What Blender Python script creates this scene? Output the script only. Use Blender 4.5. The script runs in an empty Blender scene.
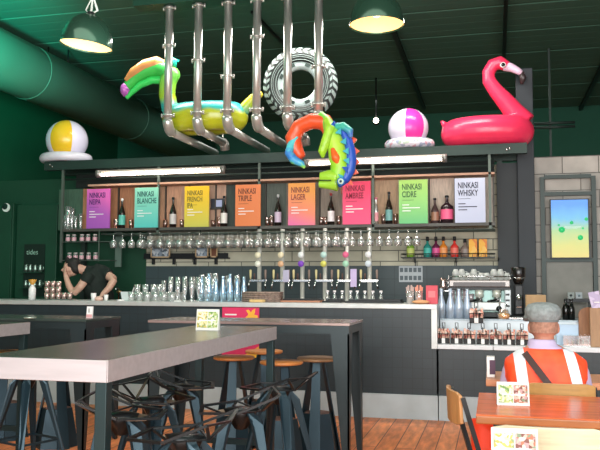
import bpy, bmesh, math, random
from mathutils import Vector, Matrix
random.seed(7)
PI = math.pi
sc = bpy.context.scene
COL = sc.collection

# ------------------------------------------------------------------ camera
YAW, PITCH, ROLL, FPX = 0.24742, 0.07509, 0.00347, 765.15
CAM = Vector((0, 0, 1.35))
fw = Vector((-math.sin(YAW) * math.cos(PITCH), math.cos(YAW) * math.cos(PITCH), math.sin(PITCH)))
rt = Vector((math.cos(YAW), math.sin(YAW), 0))
up = rt.cross(fw)
rt, up = math.cos(ROLL) * rt + math.sin(ROLL) * up, -math.sin(ROLL) * rt + math.cos(ROLL) * up
cam_d = bpy.data.cameras.new('camera')
cam_d.sensor_width = 36
cam_d.lens = FPX / 600 * 36
cam_d.clip_end = 100
cam = bpy.data.objects.new('camera', cam_d)
COL.objects.link(cam)
cam.matrix_world = Matrix(((rt.x, up.x, -fw.x, CAM.x), (rt.y, up.y, -fw.y, CAM.y), (rt.z, up.z, -fw.z, CAM.z), (0, 0, 0, 1)))
sc.camera = cam

def at(px, py, X=None, Y=None, Z=None):
    """measured point of the photograph on a plane of the room"""
    d = fw * FPX + rt * (px - 300) + up * (225 - py)
    if Y is not None: t = Y / d.y
    elif Z is not None: t = (Z - CAM.z) / d.z
    else: t = X / d.x
    return CAM + d * t

# ------------------------------------------------------------------ materials
def lin(c):
    if isinstance(c, str):
        c = c.lstrip('#'); c = [int(c[i:i + 2], 16) / 255 for i in (0, 2, 4)]
    return tuple((v / 12.92 if v <= .04045 else ((v + .055) / 1.055) ** 2.4) for v in c) + (1,)
MATS = {}
def new_mat(name):
    m = bpy.data.materials.new(name); m.use_nodes = True
    return m, m.node_tree.nodes, m.node_tree.links, m.node_tree.nodes['Principled BSDF']
def M(name, col=None, rough=.5, metal=0., emit=0., noise=.0, scale=8., col2=None, stretch=(1, 1, 1), spec=.5, bump=0.):
    if name in MATS: return MATS[name]
    m, n, l, b = new_mat(name)
    b.inputs['Base Color'].default_value = lin(col)
    b.inputs['Roughness'].default_value = rough
    b.inputs['Metallic'].default_value = metal
    b.inputs['Specular IOR Level'].default_value = spec
    if emit:
        b.inputs['Emission Color'].default_value = lin(col); b.inputs['Emission Strength'].default_value = emit
    tc = n.new('ShaderNodeTexCoord'); mp = n.new('ShaderNodeMapping'); mp.inputs['Scale'].default_value = stretch
    nz = n.new('ShaderNodeTexNoise'); nz.inputs['Scale'].default_value = scale; nz.inputs['Detail'].default_value = 4
    l.new(tc.outputs['Object'], mp.inputs[0]); l.new(mp.outputs[0], nz.inputs['Vector'])
    rp = n.new('ShaderNodeValToRGB')
    c = lin(col)
    if col2: c2 = lin(col2)
    else: c2 = tuple(v * (1 - max(noise, .05)) for v in c[:3]) + (1,)
    rp.color_ramp.elements[0].color = c2; rp.color_ramp.elements[0].position = .38
    rp.color_ramp.elements[1].color = c; rp.color_ramp.elements[1].position = .62
    l.new(nz.outputs['Fac'], rp.inputs[0]); l.new(rp.outputs[0], b.inputs['Base Color'])
    if bump:
        bp = n.new('ShaderNodeBump'); bp.inputs['Strength'].default_value = bump; bp.inputs['Distance'].default_value = .01
        l.new(nz.outputs['Fac'], bp.inputs['Height']); l.new(bp.outputs[0], b.inputs['Normal'])
    MATS[name] = m
    return m
def glass(name, tint=(1, 1, 1), gl=.25, rough=.05, gcol=(1, 1, 1), milk=.0):
    if name in MATS: return MATS[name]
    m = bpy.data.materials.new(name); m.use_nodes = True
    n = m.node_tree.nodes; l = m.node_tree.links; n.clear()
    o = n.new('ShaderNodeOutputMaterial'); mx = n.new('ShaderNodeMixShader'); t = n.new('ShaderNodeBsdfTransparent'); g = n.new('ShaderNodeBsdfGlossy')
    lw = n.new('ShaderNodeLayerWeight'); lw.inputs[0].default_value = .45
    mr = n.new('ShaderNodeMapRange'); mr.inputs['To Min'].default_value = gl; mr.inputs['To Max'].default_value = min(1, gl + .6)
    l.new(lw.outputs['Facing'], mr.inputs[0]); l.new(mr.outputs[0], mx.inputs[0])
    t.inputs[0].default_value = tuple(tint) + (1,); g.inputs[0].default_value = tuple(gcol) + (1,); g.inputs[1].default_value = rough
    l.new(t.outputs[0], mx.inputs[1]); l.new(g.outputs[0], mx.inputs[2]); l.new(mx.outputs[0], o.inputs[0])
    if milk:
        df = n.new('ShaderNodeBsdfDiffuse'); df.inputs[0].default_value = tuple(gcol) + (1,); m2 = n.new('ShaderNodeMixShader'); m2.inputs[0].default_value = milk
        l.new(mx.outputs[0], m2.inputs[1]); l.new(df.outputs[0], m2.inputs[2]); l.new(m2.outputs[0], o.inputs[0])
    MATS[name] = m
    return m
def brick(name, c1, c2, mortar, w, h, ms=.006, offset=.5, plane='xz', rough=.7, bumpy=.3, noise=0.0, spec=.5):
    if name in MATS: return MATS[name]
    m, n, l, b = new_mat(name)
    tc = n.new('ShaderNodeTexCoord'); s = n.new('ShaderNodeSeparateXYZ'); c = n.new('ShaderNodeCombineXYZ')
    l.new(tc.outputs['Object'], s.inputs[0])
    a, d = {'xz': ('X', 'Z'), 'yx': ('Y', 'X'), 'yz': ('Y', 'Z')}[plane]
    l.new(s.outputs[a], c.inputs[0]); l.new(s.outputs[d], c.inputs[1])
    br = n.new('ShaderNodeTexBrick'); br.offset = offset; br.inputs['Scale'].default_value = 1
    br.inputs['Brick Width'].default_value = w; br.inputs['Row Height'].default_value = h
    br.inputs['Mortar Size'].default_value = ms; br.inputs['Mortar Smooth'].default_value = .1
    br.inputs['Color1'].default_value = lin(c1); br.inputs['Color2'].default_value = lin(c2); br.inputs['Mortar'].default_value = lin(mortar)
    l.new(c.outputs[0], br.inputs['Vector'])
    out = br.outputs['Color']
    if noise:
        nz = n.new('ShaderNodeTexNoise'); nz.inputs['Scale'].default_value = 5; nz.inputs['Detail'].default_value = 6
        mp = n.new('ShaderNodeMapping')
        mp.inputs['Scale'].default_value = (.8, 4, 1) if plane == 'yx' else (1, 1, 1)
        l.new(c.outputs[0], mp.inputs[0]); l.new(mp.outputs[0], nz.inputs['Vector'])
        mr = n.new('ShaderNodeMapRange'); mr.inputs['From Min'].default_value = .3; mr.inputs['From Max'].default_value = .7
        mr.inputs['To Min'].default_value = 1 - noise; mr.inputs['To Max'].default_value = 1 + noise * .5
        l.new(nz.outputs['Fac'], mr.inputs[0])
        mix = n.new('ShaderNodeVectorMath'); mix.operation = 'SCALE'
        l.new(out, mix.inputs[0]); l.new(mr.outputs[0], mix.inputs['Scale']); out = mix.outputs[0]
    l.new(out, b.inputs['Base Color'])
    b.inputs['Roughness'].default_value = rough; b.inputs['Specular IOR Level'].default_value = spec
    if bumpy:
        bp = n.new('ShaderNodeBump'); bp.inputs['Strength'].default_value = bumpy; bp.inputs['Distance'].default_value = .005; bp.invert = True
        l.new(br.outputs['Fac'], bp.inputs['Height']); l.new(bp.outputs[0], b.inputs['Normal'])
    MATS[name] = m
    return m
def ramp(name, stops, axis='Z', lo=0., hi=1., rough=.5, emit=0., const=False, wob=0., wscale=4., skew=0., spec=.5, dim=1.):
    """colours along one object axis"""
    if name in MATS: return MATS[name]
    m, n, l, b = new_mat(name)
    tc = n.new('ShaderNodeTexCoord'); s = n.new('ShaderNodeSeparateXYZ'); l.new(tc.outputs['Object'], s.inputs[0])
    v = s.outputs[axis]
    if skew:
        k = n.new('ShaderNodeMath'); k.operation = 'MULTIPLY_ADD'; k.inputs[1].default_value = skew
        l.new(s.outputs['X' if axis != 'X' else 'Z'], k.inputs[0]); l.new(v, k.inputs[2]); v = k.outputs[0]
    if wob:
        nz = n.new('ShaderNodeTexNoise'); nz.inputs['Scale'].default_value = wscale; l.new(tc.outputs['Object'], nz.inputs['Vector'])
        k = n.new('ShaderNodeMath'); k.operation = 'MULTIPLY_ADD'; k.inputs[1].default_value = wob
        l.new(nz.outputs['Fac'], k.inputs[0]); l.new(v, k.inputs[2]); v = k.outputs[0]
    mr = n.new('ShaderNodeMapRange'); mr.inputs['From Min'].default_value = lo; mr.inputs['From Max'].default_value = hi
    l.new(v, mr.inputs[0])
    rp = n.new('ShaderNodeValToRGB'); l.new(mr.outputs[0], rp.inputs[0])
    e = rp.color_ramp.elements
    while len(e) < len(stops): e.new(.5)
    for i, (p, c) in enumerate(stops): e[i].position = p; e[i].color = tuple(q * dim for q in lin(c)[:3]) + (1,)
    if const: rp.color_ramp.interpolation = 'CONSTANT'
    l.new(rp.outputs[0], b.inputs['Base Color']); b.inputs['Roughness'].default_value = rough; b.inputs['Specular IOR Level'].default_value = spec
    if emit:
        l.new(rp.outputs[0], b.inputs['Emission Color']); b.inputs['Emission Strength'].default_value = emit
    MATS[name] = m
    return m
def spots(name, cols, scale=30., rough=.5, emit=0.):
    """random flecks of several colours (voronoi cells)"""
    if name in MATS: return MATS[name]
    m, n, l, b = new_mat(name)
    tc = n.new('ShaderNodeTexCoord'); vo = n.new('ShaderNodeTexVoronoi'); vo.inputs['Scale'].default_value = scale
    l.new(tc.outputs['Object'], vo.inputs['Vector'])
    s = n.new('ShaderNodeSeparateColor'); l.new(vo.outputs['Color'], s.inputs[0])
    rp = n.new('ShaderNodeValToRGB'); l.new(s.outputs[0], rp.inputs[0]); e = rp.color_ramp.elements
    while len(e) < len(cols): e.new(.5)
    for i, c in enumerate(cols): e[i].position = i / len(cols); e[i].color = lin(c)
    rp.color_ramp.interpolation = 'CONSTANT'
    l.new(rp.outputs[0], b.inputs['Base Color']); b.inputs['Roughness'].default_value = rough
    MATS[name] = m
    return m

# ------------------------------------------------------------------ mesh builder
V = Vector
class MB:
    def __init__(s): s.v = []; s.f = []; s.sm = []; s.mi = []; s.cur = 0
    def _add(s, vs, fs, smooth):
        o = len(s.v); s.v += [V(v) for v in vs]
        for f in fs: s.f.append([i + o for i in f]); s.sm.append(smooth); s.mi.append(s.cur)
        return s
    def box(s, x0, x1, y0, y1, z0, z1):
        vs = [(x, y, z) for x in (x0, x1) for y in (y0, y1) for z in (z0, z1)]
        return s._add(vs, [(0, 1, 3, 2), (4, 6, 7, 5), (0, 4, 5, 1), (2, 3, 7, 6), (0, 2, 6, 4), (1, 5, 7, 3)], False)
    def bar(s, a, b, w, h, upv=(0, 0, 1), w2=None, h2=None):
        a = V(a); b = V(b); d = (b - a).normalized(); u = V(upv)
        if abs(d.dot(u)) > .98: u = V((0, 1, 0))
        r = d.cross(u).normalized(); u = r.cross(d)
        w2 = w if w2 is None else w2; h2 = h if h2 is None else h2
        vs = []
        for p, ww, hh in ((a, w, h), (b, w2, h2)):
            for i, j in ((-1, -1), (1, -1), (1, 1), (-1, 1)): vs.append(p + r * (i * ww / 2) + u * (j * hh / 2))
        return s._add(vs, [(0, 1, 2, 3), (7, 6, 5, 4), (0, 4, 5, 1), (1, 5, 6, 2), (2, 6, 7, 3), (3, 7, 4, 0)], False)
    def tube(s, pts, r, n=10, caps=True, flat=1., upv=None, smooth=True):
        pts = [V(p) for p in pts]; k = len(pts)
        rs = r if isinstance(r, (list, tuple)) else [r] * k
        vs = []; prev = None
        for i, p in enumerate(pts):
            d = (pts[min(i + 1, k - 1)] - pts[max(i - 1, 0)]).normalized()
            if prev is None:
                u = V(upv) if upv else (V((0, 0, 1)) if abs(d.z) < .9 else V((0, 1, 0)))
            else: u = prev
            u = (u - d * u.dot(d)).normalized(); prev = u; w = d.cross(u)
            for j in range(n):
                a = 2 * PI * j / n; vs.append(p + (u * math.cos(a) * flat + w * math.sin(a)) * rs[i])
        fs = []
        for i in range(k - 1):
            for j in range(n):
                fs.append((i * n + j, i * n + (j + 1) % n, (i + 1) * n + (j + 1) % n, (i + 1) * n + j))
        if caps: fs.append(tuple(range(n - 1, -1, -1))); fs.append(tuple(range((k - 1) * n, k * n)))
        return s._add(vs, fs, smooth)
    def cyl(s, a, b, r, r2=None, n=16, smooth=True): return s.tube([a, b], [r, r if r2 is None else r2], n, smooth=smooth)
    def lathe(s, prof, c=(0, 0, 0), n=20, closed=False):
        c = V(c); k = len(prof); vs = []
        for r, z in prof:
            for j in range(n):
                a = 2 * PI * j / n; vs.append(c + V((r * math.cos(a), r * math.sin(a), z)))
        fs = [(i * n + j, i * n + (j + 1) % n, (i + 1) * n + (j + 1) % n, (i + 1) * n + j) for i in range(k - 1) for j in range(n)]
        if closed: fs.append(tuple(range(n - 1, -1, -1))); fs.append(tuple(range((k - 1) * n, k * n)))
        return s._add(vs, fs, True)
    def sph(s, c, r, nu=20, nv=12, rot=None):
        c = V(c); r = V(r) if not isinstance(r, (int, float)) else V((r, r, r)); vs = []
        for i in range(1, nv):
            th = PI * i / nv
            for j in range(nu):
                a = 2 * PI * j / nu; p = V((r.x * math.sin(th) * math.cos(a), r.y * math.sin(th) * math.sin(a), r.z * math.cos(th)))
                vs.append(c + (rot @ p if rot else p))
        t = V((0, 0, r.z)); b = V((0, 0, -r.z)); vs += [c + (rot @ t if rot else t), c + (rot @ b if rot else b)]
        T = len(vs) - 2; B = T + 1; fs = []
        for j in range(nu):
            j2 = (j + 1) % nu; fs.append((T, j, j2)); fs.append((B, (nv - 2) * nu + j2, (nv - 2) * nu + j))
            for i in range(nv - 2): fs.append((i * nu + j, (i + 1) * nu + j, (i + 1) * nu + j2, i * nu + j2))
        return s._add(vs, fs, True)
    def torus(s, c, R, r, axis='z', n=40, m=14, sq=1., rz=None, R2=None):
        c = V(c); vs = []; R2 = R2 or R
        for i in range(n):
            a = 2 * PI * i / n
            for j in range(m):
                b = 2 * PI * j / m; q = r * math.cos(b); z = (rz or r) * math.sin(b) * sq
                p = ((R + q) * math.cos(a), (R2 + q) * math.sin(a), z)
                if axis == 'y': p = (p[0], p[2], p[1])
                if axis == 'x': p = (p[2], p[0], p[1])
                vs.append(c + V(p))
        fs = [(i * m + j, i * m + (j + 1) % m, ((i + 1) % n) * m + (j + 1) % m, ((i + 1) % n) * m + j) for i in range(n) for j in range(m)]
        return s._add(vs, fs, True)
    def prism(s, poly, ext):
        k = len(poly); e = V(ext); vs = [V(p) for p in poly] + [V(p) + e for p in poly]
        fs = [tuple(range(k)), tuple(range(2 * k - 1, k - 1, -1))] + [(i, i + k, (i + 1) % k + k, (i + 1) % k) for i in range(k)]
        return s._add(vs, fs, False)
    def loft(s, rings, caps=True, smooth=True):
        n = len(rings[0]); vs = [p for r in rings for p in r]; k = len(rings)
        fs = [(i * n + j, i * n + (j + 1) % n, (i + 1) * n + (j + 1) % n, (i + 1) * n + j) for i in range(k - 1) for j in range(n)]
        if caps: fs.append(tuple(range(n - 1, -1, -1))); fs.append(tuple(range((k - 1) * n, k * n)))
        return s._add(vs, fs, smooth)
    def mesh(s, name, bevel=0.):
        me = bpy.data.meshes.new(name); me.from_pydata([tuple(v) for v in s.v], [], s.f); me.update()
        for p, sm, mi in zip(me.polygons, s.sm, s.mi): p.use_smooth = sm; p.material_index = mi
        bm = bmesh.new(); bm.from_mesh(me)
        bmesh.ops.recalc_face_normals(bm, faces=bm.faces)
        if bevel:
            bmesh.ops.remove_doubles(bm, verts=bm.verts, dist=1e-5)
            es = [e for e in bm.edges if len(e.link_faces) == 2 and e.calc_face_angle(0) > .6]
            bmesh.ops.bevel(bm, geom=es, offset=bevel, segments=2, affect='EDGES', profile=.6, clamp_overlap=True)
        bm.to_mesh(me); bm.free()
        return me
    def build(s, name, mat, parent=None, bevel=0., loc=None):
        me = s.mesh(name, bevel); return link(name, me, mat, parent, loc)
def link(name, me, mat, parent=None, loc=None):
    for m in (mat if isinstance(mat, (list, tuple)) else [mat]): me.materials.append(m)
    o = bpy.data.objects.new(name, me); COL.objects.link(o)
    if parent: o.parent = parent
    if loc: o.location = loc
    return o
def tag(o, label=None, cat=None, group=None, kind=None):
    if label: o['label'] = label
    if cat: o['category'] = cat
    if group: o['group'] = group
    if kind: o['kind'] = kind
    return o
def T(name, label, cat, loc=(0, 0, 0), rz=0., group=None):
    o = bpy.data.objects.new(name, None); o.empty_display_size = .1; COL.objects.link(o)
    o.location = loc; o.rotation_euler = (0, 0, rz); return tag(o, label, cat, group)
def S(o): o['kind'] = 'structure'; return o
def dup(root, loc, rz=None, label=None, group=None, scale=None, mats=None):
    r = root.copy(); COL.objects.link(r); r.location = loc
    if rz is not None: r.rotation_euler = (root.rotation_euler[0], root.rotation_euler[1], rz)
    if scale: r.scale = (scale,) * 3 if isinstance(scale, (int, float)) else scale
    if label: r['label'] = label
    if group: r['group'] = group
    def rec(a, b):
        for ch in kids.get(a.name, []):
            c = ch.copy(); COL.objects.link(c); c.parent = b; rec(ch, c)
            if mats and ch.name.split('.')[0] in mats:
                c.data = ch.data.copy(); c.data.materials.clear(); c.data.materials.append(mats[ch.name.split('.')[0]])
    kids = {}
    for o in list(root.children_recursive): kids.setdefault(o.parent.name, []).append(o)
    rec(root, r)
    return r
def remesh(mb, voxel=.012, smooth=4, bump=None):
    """fuse overlapping closed shapes into one continuous surface"""
    me = mb.mesh('tmp'); o = bpy.data.objects.new('tmp', me); COL.objects.link(o)
    md = o.modifiers.new('r', 'REMESH'); md.mode = 'VOXEL'; md.voxel_size = voxel; md.use_smooth_shade = True
    if smooth:
        sm = o.modifiers.new('s', 'SMOOTH'); sm.iterations = smooth; sm.factor = .5
    dg = bpy.context.evaluated_depsgraph_get(); dg.update()
    out = bpy.data.meshes.new_from_object(o.evaluated_get(dg)); bpy.data.objects.remove(o)
    for p in out.polygons: p.use_smooth = True
    return out
def text(name, s, size, mat, parent, loc, rot=(PI / 2, 0, 0), sx=1., ext=.001, align='LEFT', bold=.0):
    cu = bpy.data.curves.new(name, 'FONT'); cu.body = s; cu.size = size; cu.extrude = ext; cu.align_x = align; cu.offset = bold; cu.space_line = .9
    cu.resolution_u = 3
    o = bpy.data.objects.new('tmp_text', cu); COL.objects.link(o)
    dg = bpy.context.evaluated_depsgraph_get(); dg.update()
    me = bpy.data.meshes.new_from_object(o.evaluated_get(dg)); bpy.data.objects.remove(o)
    me.transform(Matrix.Diagonal((sx, 1, 1, 1)))
    me.materials.clear()
    t = link(name, me, mat, parent, loc); t.rotation_euler = rot
    return t

# common materials
dark_steel = M('dark_green_grey_steel', '2b3a3c', .45, .3, noise=.2)
black_metal = M('black_metal', '1c1f21', .4, .4)
rack_steel = M('rack_steel', '2c3a35', .5, .3)
steel = M('brushed_steel', 'b9b2b0', .3, 1., noise=.12, scale=4, stretch=(1, 12, 12))
chrome = M('chrome', 'd5d5d5', .14, 1.)
pipe_steel = M('pipe_steel', 'bcbab4', .32, .65, noise=.1)
wood_orange = M('orange_wood', 'd98a4a', .4, noise=.25, scale=6, stretch=(1, 8, 8))
wood_pale = M('pale_wood', 'c39a63', .5, noise=.25, scale=5, stretch=(1, 1, 10))
white_p = M('white_plastic', 'e8e6e4', .4)
skin_m = M('skin', 'c98f74', .55, noise=.08)
clear = glass('clear_glass', gl=.2, rough=.1, milk=.08)
black_cloth = M('black_cloth', '14201f', .9)

# ------------------------------------------------------------------ room shell
YB = 7.756      # front plane of the bar
YW = 9.6        # wall behind the bar
CZ = 4.8
green_dark = M('dark_green_paint', '0d4e36', .7, noise=.1, scale=2)
floor_m = brick('floor_boards', 'f2935a', 'd97840', '5a2c1a', 1.6, .16, .004, .37, 'yx', .45, .2, noise=.4)
S(MB().box(-8.2, 5, -3, 15.6, -.1, 0).build('floor', floor_m))
# corrugated ceiling: ribs run parallel to the bar
ceil_m = M('ceiling_green_paint', '3f6b5a', .8, noise=.08, scale=.6)
c = MB(); y = -1.0; prof = []
k = 0
while y < 15.6:
    prof += [(y, 0), (y + .20, 0), (y + .21, .002), (y + .25, .002)] if k % 4 else [(y, 0), (y + .18, 0), (y + .19, .009), (y + .25, .009)]
    y += .26; k += 1
vs = []; fs = []
for (yy, dz) in prof: vs += [(-8.2, yy, CZ + dz), (5, yy, CZ + dz)]
for i in range(len(prof) - 1): fs.append((2 * i, 2 * i + 1, 2 * i + 3, 2 * i + 2))
c._add(vs, fs, False); c.box(-8.2, 5, -3, 15.6, CZ + .12, CZ + .2)
S(c.build('ceiling', ceil_m))
S(MB().box(-8.3, -8.2, -3, 15.6, 0, CZ + .19).build('wall_left', green_dark))
S(MB().box(5, 5.1, 4, 15.6, 0, CZ + .19).build('wall_right', M('right_wall_paint', '8b8d88', .8)))
S(MB().box(-8.2, 5, 15.6, 15.7, 0, CZ + .19).build('wall_rear', M('rear_wall_paint', '1a5440', .8)))
# masonry wall behind the bar
xr0 = at(534, 200, Y=YW).x
blocks = brick('grey_blocks', 'b9b4ac', 'a6a29b', '6e6b66', .41, .205, .006, .5, 'xz', .85, .5, noise=.15)
blocks2 = brick('beige_blocks', 'cac6b0', 'bcb8a4', '6a6b60', .46, .135, .006, .5, 'xz', .85, .5, noise=.12)
S(MB().box(xr0 - .02, 5, YW, YW + .18, 0, 2.875).build('wall_back', blocks))
S(MB().box(-4.58, xr0 - .02, YW, YW + .18, 1.565, 2.8).build('wall_back', blocks2))
dk_tile = brick('dark_back_tile', '37474a', '334346', '2a3638', .2, .2, .004, 0, 'xz', .5, .2)
S(MB().box(-4.58, xr0 - .02, YW - .01, YW + .18, 0, 1.565).build('wall_back', dk_tile))
S(MB().box(-8.2, -4.58, YW, YW + .18, 0, 2.8).build('wall_back', M('green_back_wall', '06412a', .6)))
# pillar behind the rack end
pilm = M('pillar_paint', '2b3238', .6, noise=.15, scale=2)
px0, px1 = at(516, 100, Y=9.42).x, at(533, 100, Y=9.42).x
S(MB().box(px0, px1, 9.42, YW - .01, 0, at(525, 68, Y=9.42).z).build('trim_1', pilm, bevel=.01))
S(MB().box(at(497, 200, Y=9.5).x, px0, 9.5, YW - .012, 0, 2.8).build('trim_2', M('pillar_side_paint', '2a3033', .6)))
# handrail-like services bars right of the pillar
for i, yy in enumerate((124, 128)):
    a = at(534, yy, Y=11.5); b = at(575, yy - 1.5, Y=11.5)
    S(MB().cyl(a, V((b.x, a.y, a.z)), .02).build('trim_%d' % (3 + i), rack_steel))
S(MB().bar((at(550, 110, Y=11.6).x, 11.6, 2.4), (at(550, 110, Y=11.6).x, 11.6, CZ), .03, .03).build('trim_5', rack_steel))
# thin roof members fixed along the ceiling
def roofbar(name, p0, p1, w=.06, m=black_metal):
    a = at(*p0, Z=CZ - .06); b = at(*p1, Z=CZ - .06)
    S(MB().bar(a, b, w, w).build(name, m))
roofbar('trim_6', (388, 17), (424, 108)); roofbar('trim_7', (640, -10), (574, 122))
roofbar('trim_8', (507, -30), (504, 58), .05); roofbar('trim_9', (252, 12), (292, 52), .035)
# beam the steel pipes are bolted to
pz = at(168, 8, Y=8.0).z
S(MB().box(-4.0, -1.2, 7.9, 8.1, pz + .02, CZ).build('trim_10', M('roof_beam_green', '1d4636', .5, .1)))

# ------------------------------------------------------------------ round air duct, upper left
t = T('air_duct', 'huge round green air duct running back under the ceiling at upper left', 'duct', (-6.1, 1, 4.19))
dm = M('duct_green_paint', '467a68', .5, .1, noise=.1, scale=1)
MB().tube([(0, 0, 0), (0, 14.3, 0)], .37, 40).build('duct_pipe', dm, t)
for q in range(2, 14, 3):
    MB().torus((0, q, 0), .368, .008, 'y').build('seam', dm, t)
for q in (3, 9): MB().cyl((0, q, .3), (0, q, CZ - 4.19), .01).build('hanger', black_metal, t)

# ------------------------------------------------------------------ bar counter
XE = at(437, 320, Y=YB).x   # right end of the high counter
t = T('bar_counter', 'long dark tiled bar counter with grey steel worktop and steel kick plate', 'bar counter', (0, YB, 0))
tile_m = brick('dark_square_tiles', '243136', '212d32', '1a2427', .1, .1, .0025, 0, 'xz', .4, .15)
MB().box(-8.15, XE - .01, .02, .6, .24, 1.09).build('front_panel', tile_m, t)
MB().box(-8.15, XE, -.01, .65, 1.09, 1.137).build('worktop', M('worktop_steel', 'c5c8c6', .4, .35, noise=.1), t, .004)
MB().box(XE - .055, XE, -.008, .3, .70, 1.089).build('end_post', M('worktop_steel'), t)
MB().box(-8.15, XE, .0, .5, .0, .24).build('kick_plate', M('kick_steel', 'b8c4c8', .45, .2, noise=.2, scale=2), t)
t = T('service_counter', 'lower white and steel service counter right of the bar with open display ledge', 'counter', (0, YB, 0))
X2 = 3.2
MB().box(XE + .01, X2, .02, .9, .24, .695).build('front_panel', tile_m, t)
MB().box(XE + .01, X2, .0, .5, 0, .24).build('kick_plate', M('kick_steel'), t)
ledge = M('white_ledge', 'd3d8dc', .4, .1)
for a, b in ((XE + .003, at(493, 350, Y=YB).x), (at(493, 350, Y=YB).x + .004, X2)):
    MB().box(a, b, -.01, .42, .70, .745).build('ledge', ledge, t, .003)
pan = M('white_back_panel', 'cfd9df', .35, .1)
MB().box(XE + .003, X2, .42, .45, .70, .965).build('back_panel', pan, t)
MB().box(XE + .003, X2, .40, 1.05, .965, .98).build('worktop', M('service_top', '8f9ca3', .35, .4), t)
# back bar worktop
t = T('back_bar', 'dark back bar worktop below the beer taps', 'counter', (0, 8.9, 0))
MB().box(-4.5, -.75, -.02, .66, 1.06, 1.1).build('worktop', M('dark_top', '3a4648', .4, .3), t)
MB().box(-4.5, -.75, .03, .66, .0, 1.06).build('cabinet', M('dark_cabinet', '222c2e', .5), t)

# poster on the bar front
p0 = at(222, 306.5, Y=YB); p1 = at(258.5, 358, Y=YB)
t = T('poster', 'pink poster with orange and yellow shapes stuck on the bar front', 'poster', (0, YB + .012, 0))
MB().box(p0.x, p1.x, 0, .006, p1.z, 1.085).build('sheet', M('poster_pink', 'd8285f', .5), t)
yb = MB(); q = []
for k in range(18):
    a_ = 2 * PI * k / 18; r_ = .075 + .035 * math.cos(5 * a_ + 1) ; q.append(V((p1.x - .085 + r_ * .75 * math.cos(a_), -.003, 1.0 + .8 * r_ * math.sin(a_))))
yb.prism(q, (0, .003, 0))
yb.build('printed_star', M('poster_yellow', 'f0b234', .5), t)
MB().prism([V((p1.x - .2, -.003, p1.z)), V((p1.x, -.003, p1.z)), V((p1.x, -.003, p1.z + .12))], (0, .003, 0)).build('printed_corner', M('poster_yellow'), t)
MB().box(p0.x + .03, p0.x + .16, -.002, 0, 1.0, 1.015).box(p0.x + .03, p0.x + .2, -.002, 0, .965, .972).build('printed_lines', white_p, t)

# ------------------------------------------------------------------ steel canopy over the back bar
bz0, bz1 = 2.83, 2.94
xl, xrr = at(45, 165, Y=9).x, at(527, 148, Y=9).x
t = rack = T('bottle_rack', 'long open steel rack with wooden bays hanging behind the bar', 'shelf', (0, 9, 0))
gbeam = M('canopy_green', '21352f', .5, .2, noise=.15, scale=2)
MB().box(xl, xrr, -.02, 0.0, bz0, bz1).box(xl, xrr, 0, .07, bz0, bz0 + .012).box(xl, xrr, 0, .07, bz1 - .012, bz1).build('beam', gbeam, t)
MB().box(xl, xrr, .0, .58, bz1, bz1 + .012).build('deck', gbeam, t)
MB().box(xl, xrr, .5, .58, bz0, bz1).build('beam', gbeam, t)
for x in (xl + .12, xl + .09, xrr - .22, xrr - .19):
    MB().cyl((x, -.028, bz0 + .04 + (x * 7 % .04)), (x, -.02, bz0 + .04 + (x * 7 % .04)), .012, n=8).build('bolt', chrome, t)
for x in (xl + .3, xrr - .3):
    MB().bar((x, .54, 0.0), (x, .54, bz0), .06, .06).build('post', rack_steel, t)

# ------------------------------------------------------------------ bottle rack
SZ = 2.045                  # top of the bottle shelf
XL, XR = -5.50, .03
for px, z0 in ((62, 1.6), (158, 1.95), (259, 1.95), (373, 1.95), (490, 1.95)):
    x = at(px, 200, Y=9).x; MB().bar((x, .015, z0), (x, .015, bz0), .03, .03).build('post', M('rack_post', '56625a', .5, .3), t)
for z in (2.77, 2.70): MB().cyl((XL, .02, z), (XR, .02, z), .011, n=8).build('rail', rack_steel, t)
MB().box(-5.15, XR, -.0, .24, 2.60, 2.625).build('top_board', M('lit_board', 'b98f78', .6, noise=.2, stretch=(1, 9, 9)), t)
MB().box(XL, XR, -.0, .26, SZ - .035, SZ).build('shelf', M('shelf_dark', '4c4a44', .5, noise=.2), t)
MB().box(XL, XR, .3, .31, 2.625, 2.82).build('dark_panel', M('dark_void', '0c1815', .8), t)  # added near-black sheet: shade of the open gap behind the rails
bays = [(62, 86, '3f5e4c'), (86, 134, 'b07a58'), (134, 158, 'b07a58'), (158, 184, 'c8987a'), (184, 209, 'c8a088'), (209, 228, 'c09c86'), (228, 260, '3a4640'), (260, 288, '565e56'),
        (288, 315, '7b7064'), (315, 342, '968a7c'), (342, 370, 'a89484'), (370, 399, 'c8a888'), (399, 427, 'bca898'), (427, 456, 'd2bfae'), (456, 494, 'c4baae')]
for i, (a, b, cc) in enumerate(bays):
    xa, xb = at(a, 205, Y=9.31).x, at(b, 205, Y=9.31).x
    MB().box(xa, xb, .23, .25, SZ, 2.60).build('back_panel', M('bay_' + cc, cc, .65, noise=.22, scale=7, stretch=(9, 1, 1.2)), t)
for px in (111, 133, 159, 183, 210, 233.5, 261, 287, 316, 341, 371, 398, 428, 454, 494):
    x = at(px, 205, Y=9).x; MB().box(x - .006, x + .006, .19, .23, SZ, 2.60).build('divider', M('divider_dark', '3d3a34', .5), t)
# two racks under the shelf for stemware
for y in (-.17, -.05, .07, .19):
    MB().cyl((-4.85, y, 1.955), (XR, y, 1.955), .006, n=6).build('glass_rail', M('rack_post'), t)
for x in [-4.8 + .6 * k for k in range(9)]: MB().bar((x, -.2, 1.965), (x, .25, 1.965), .012, .012).bar((x, .1, 1.965), (x, .1, SZ - .03), .012, .012).build('bracket', rack_steel, t)
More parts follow.
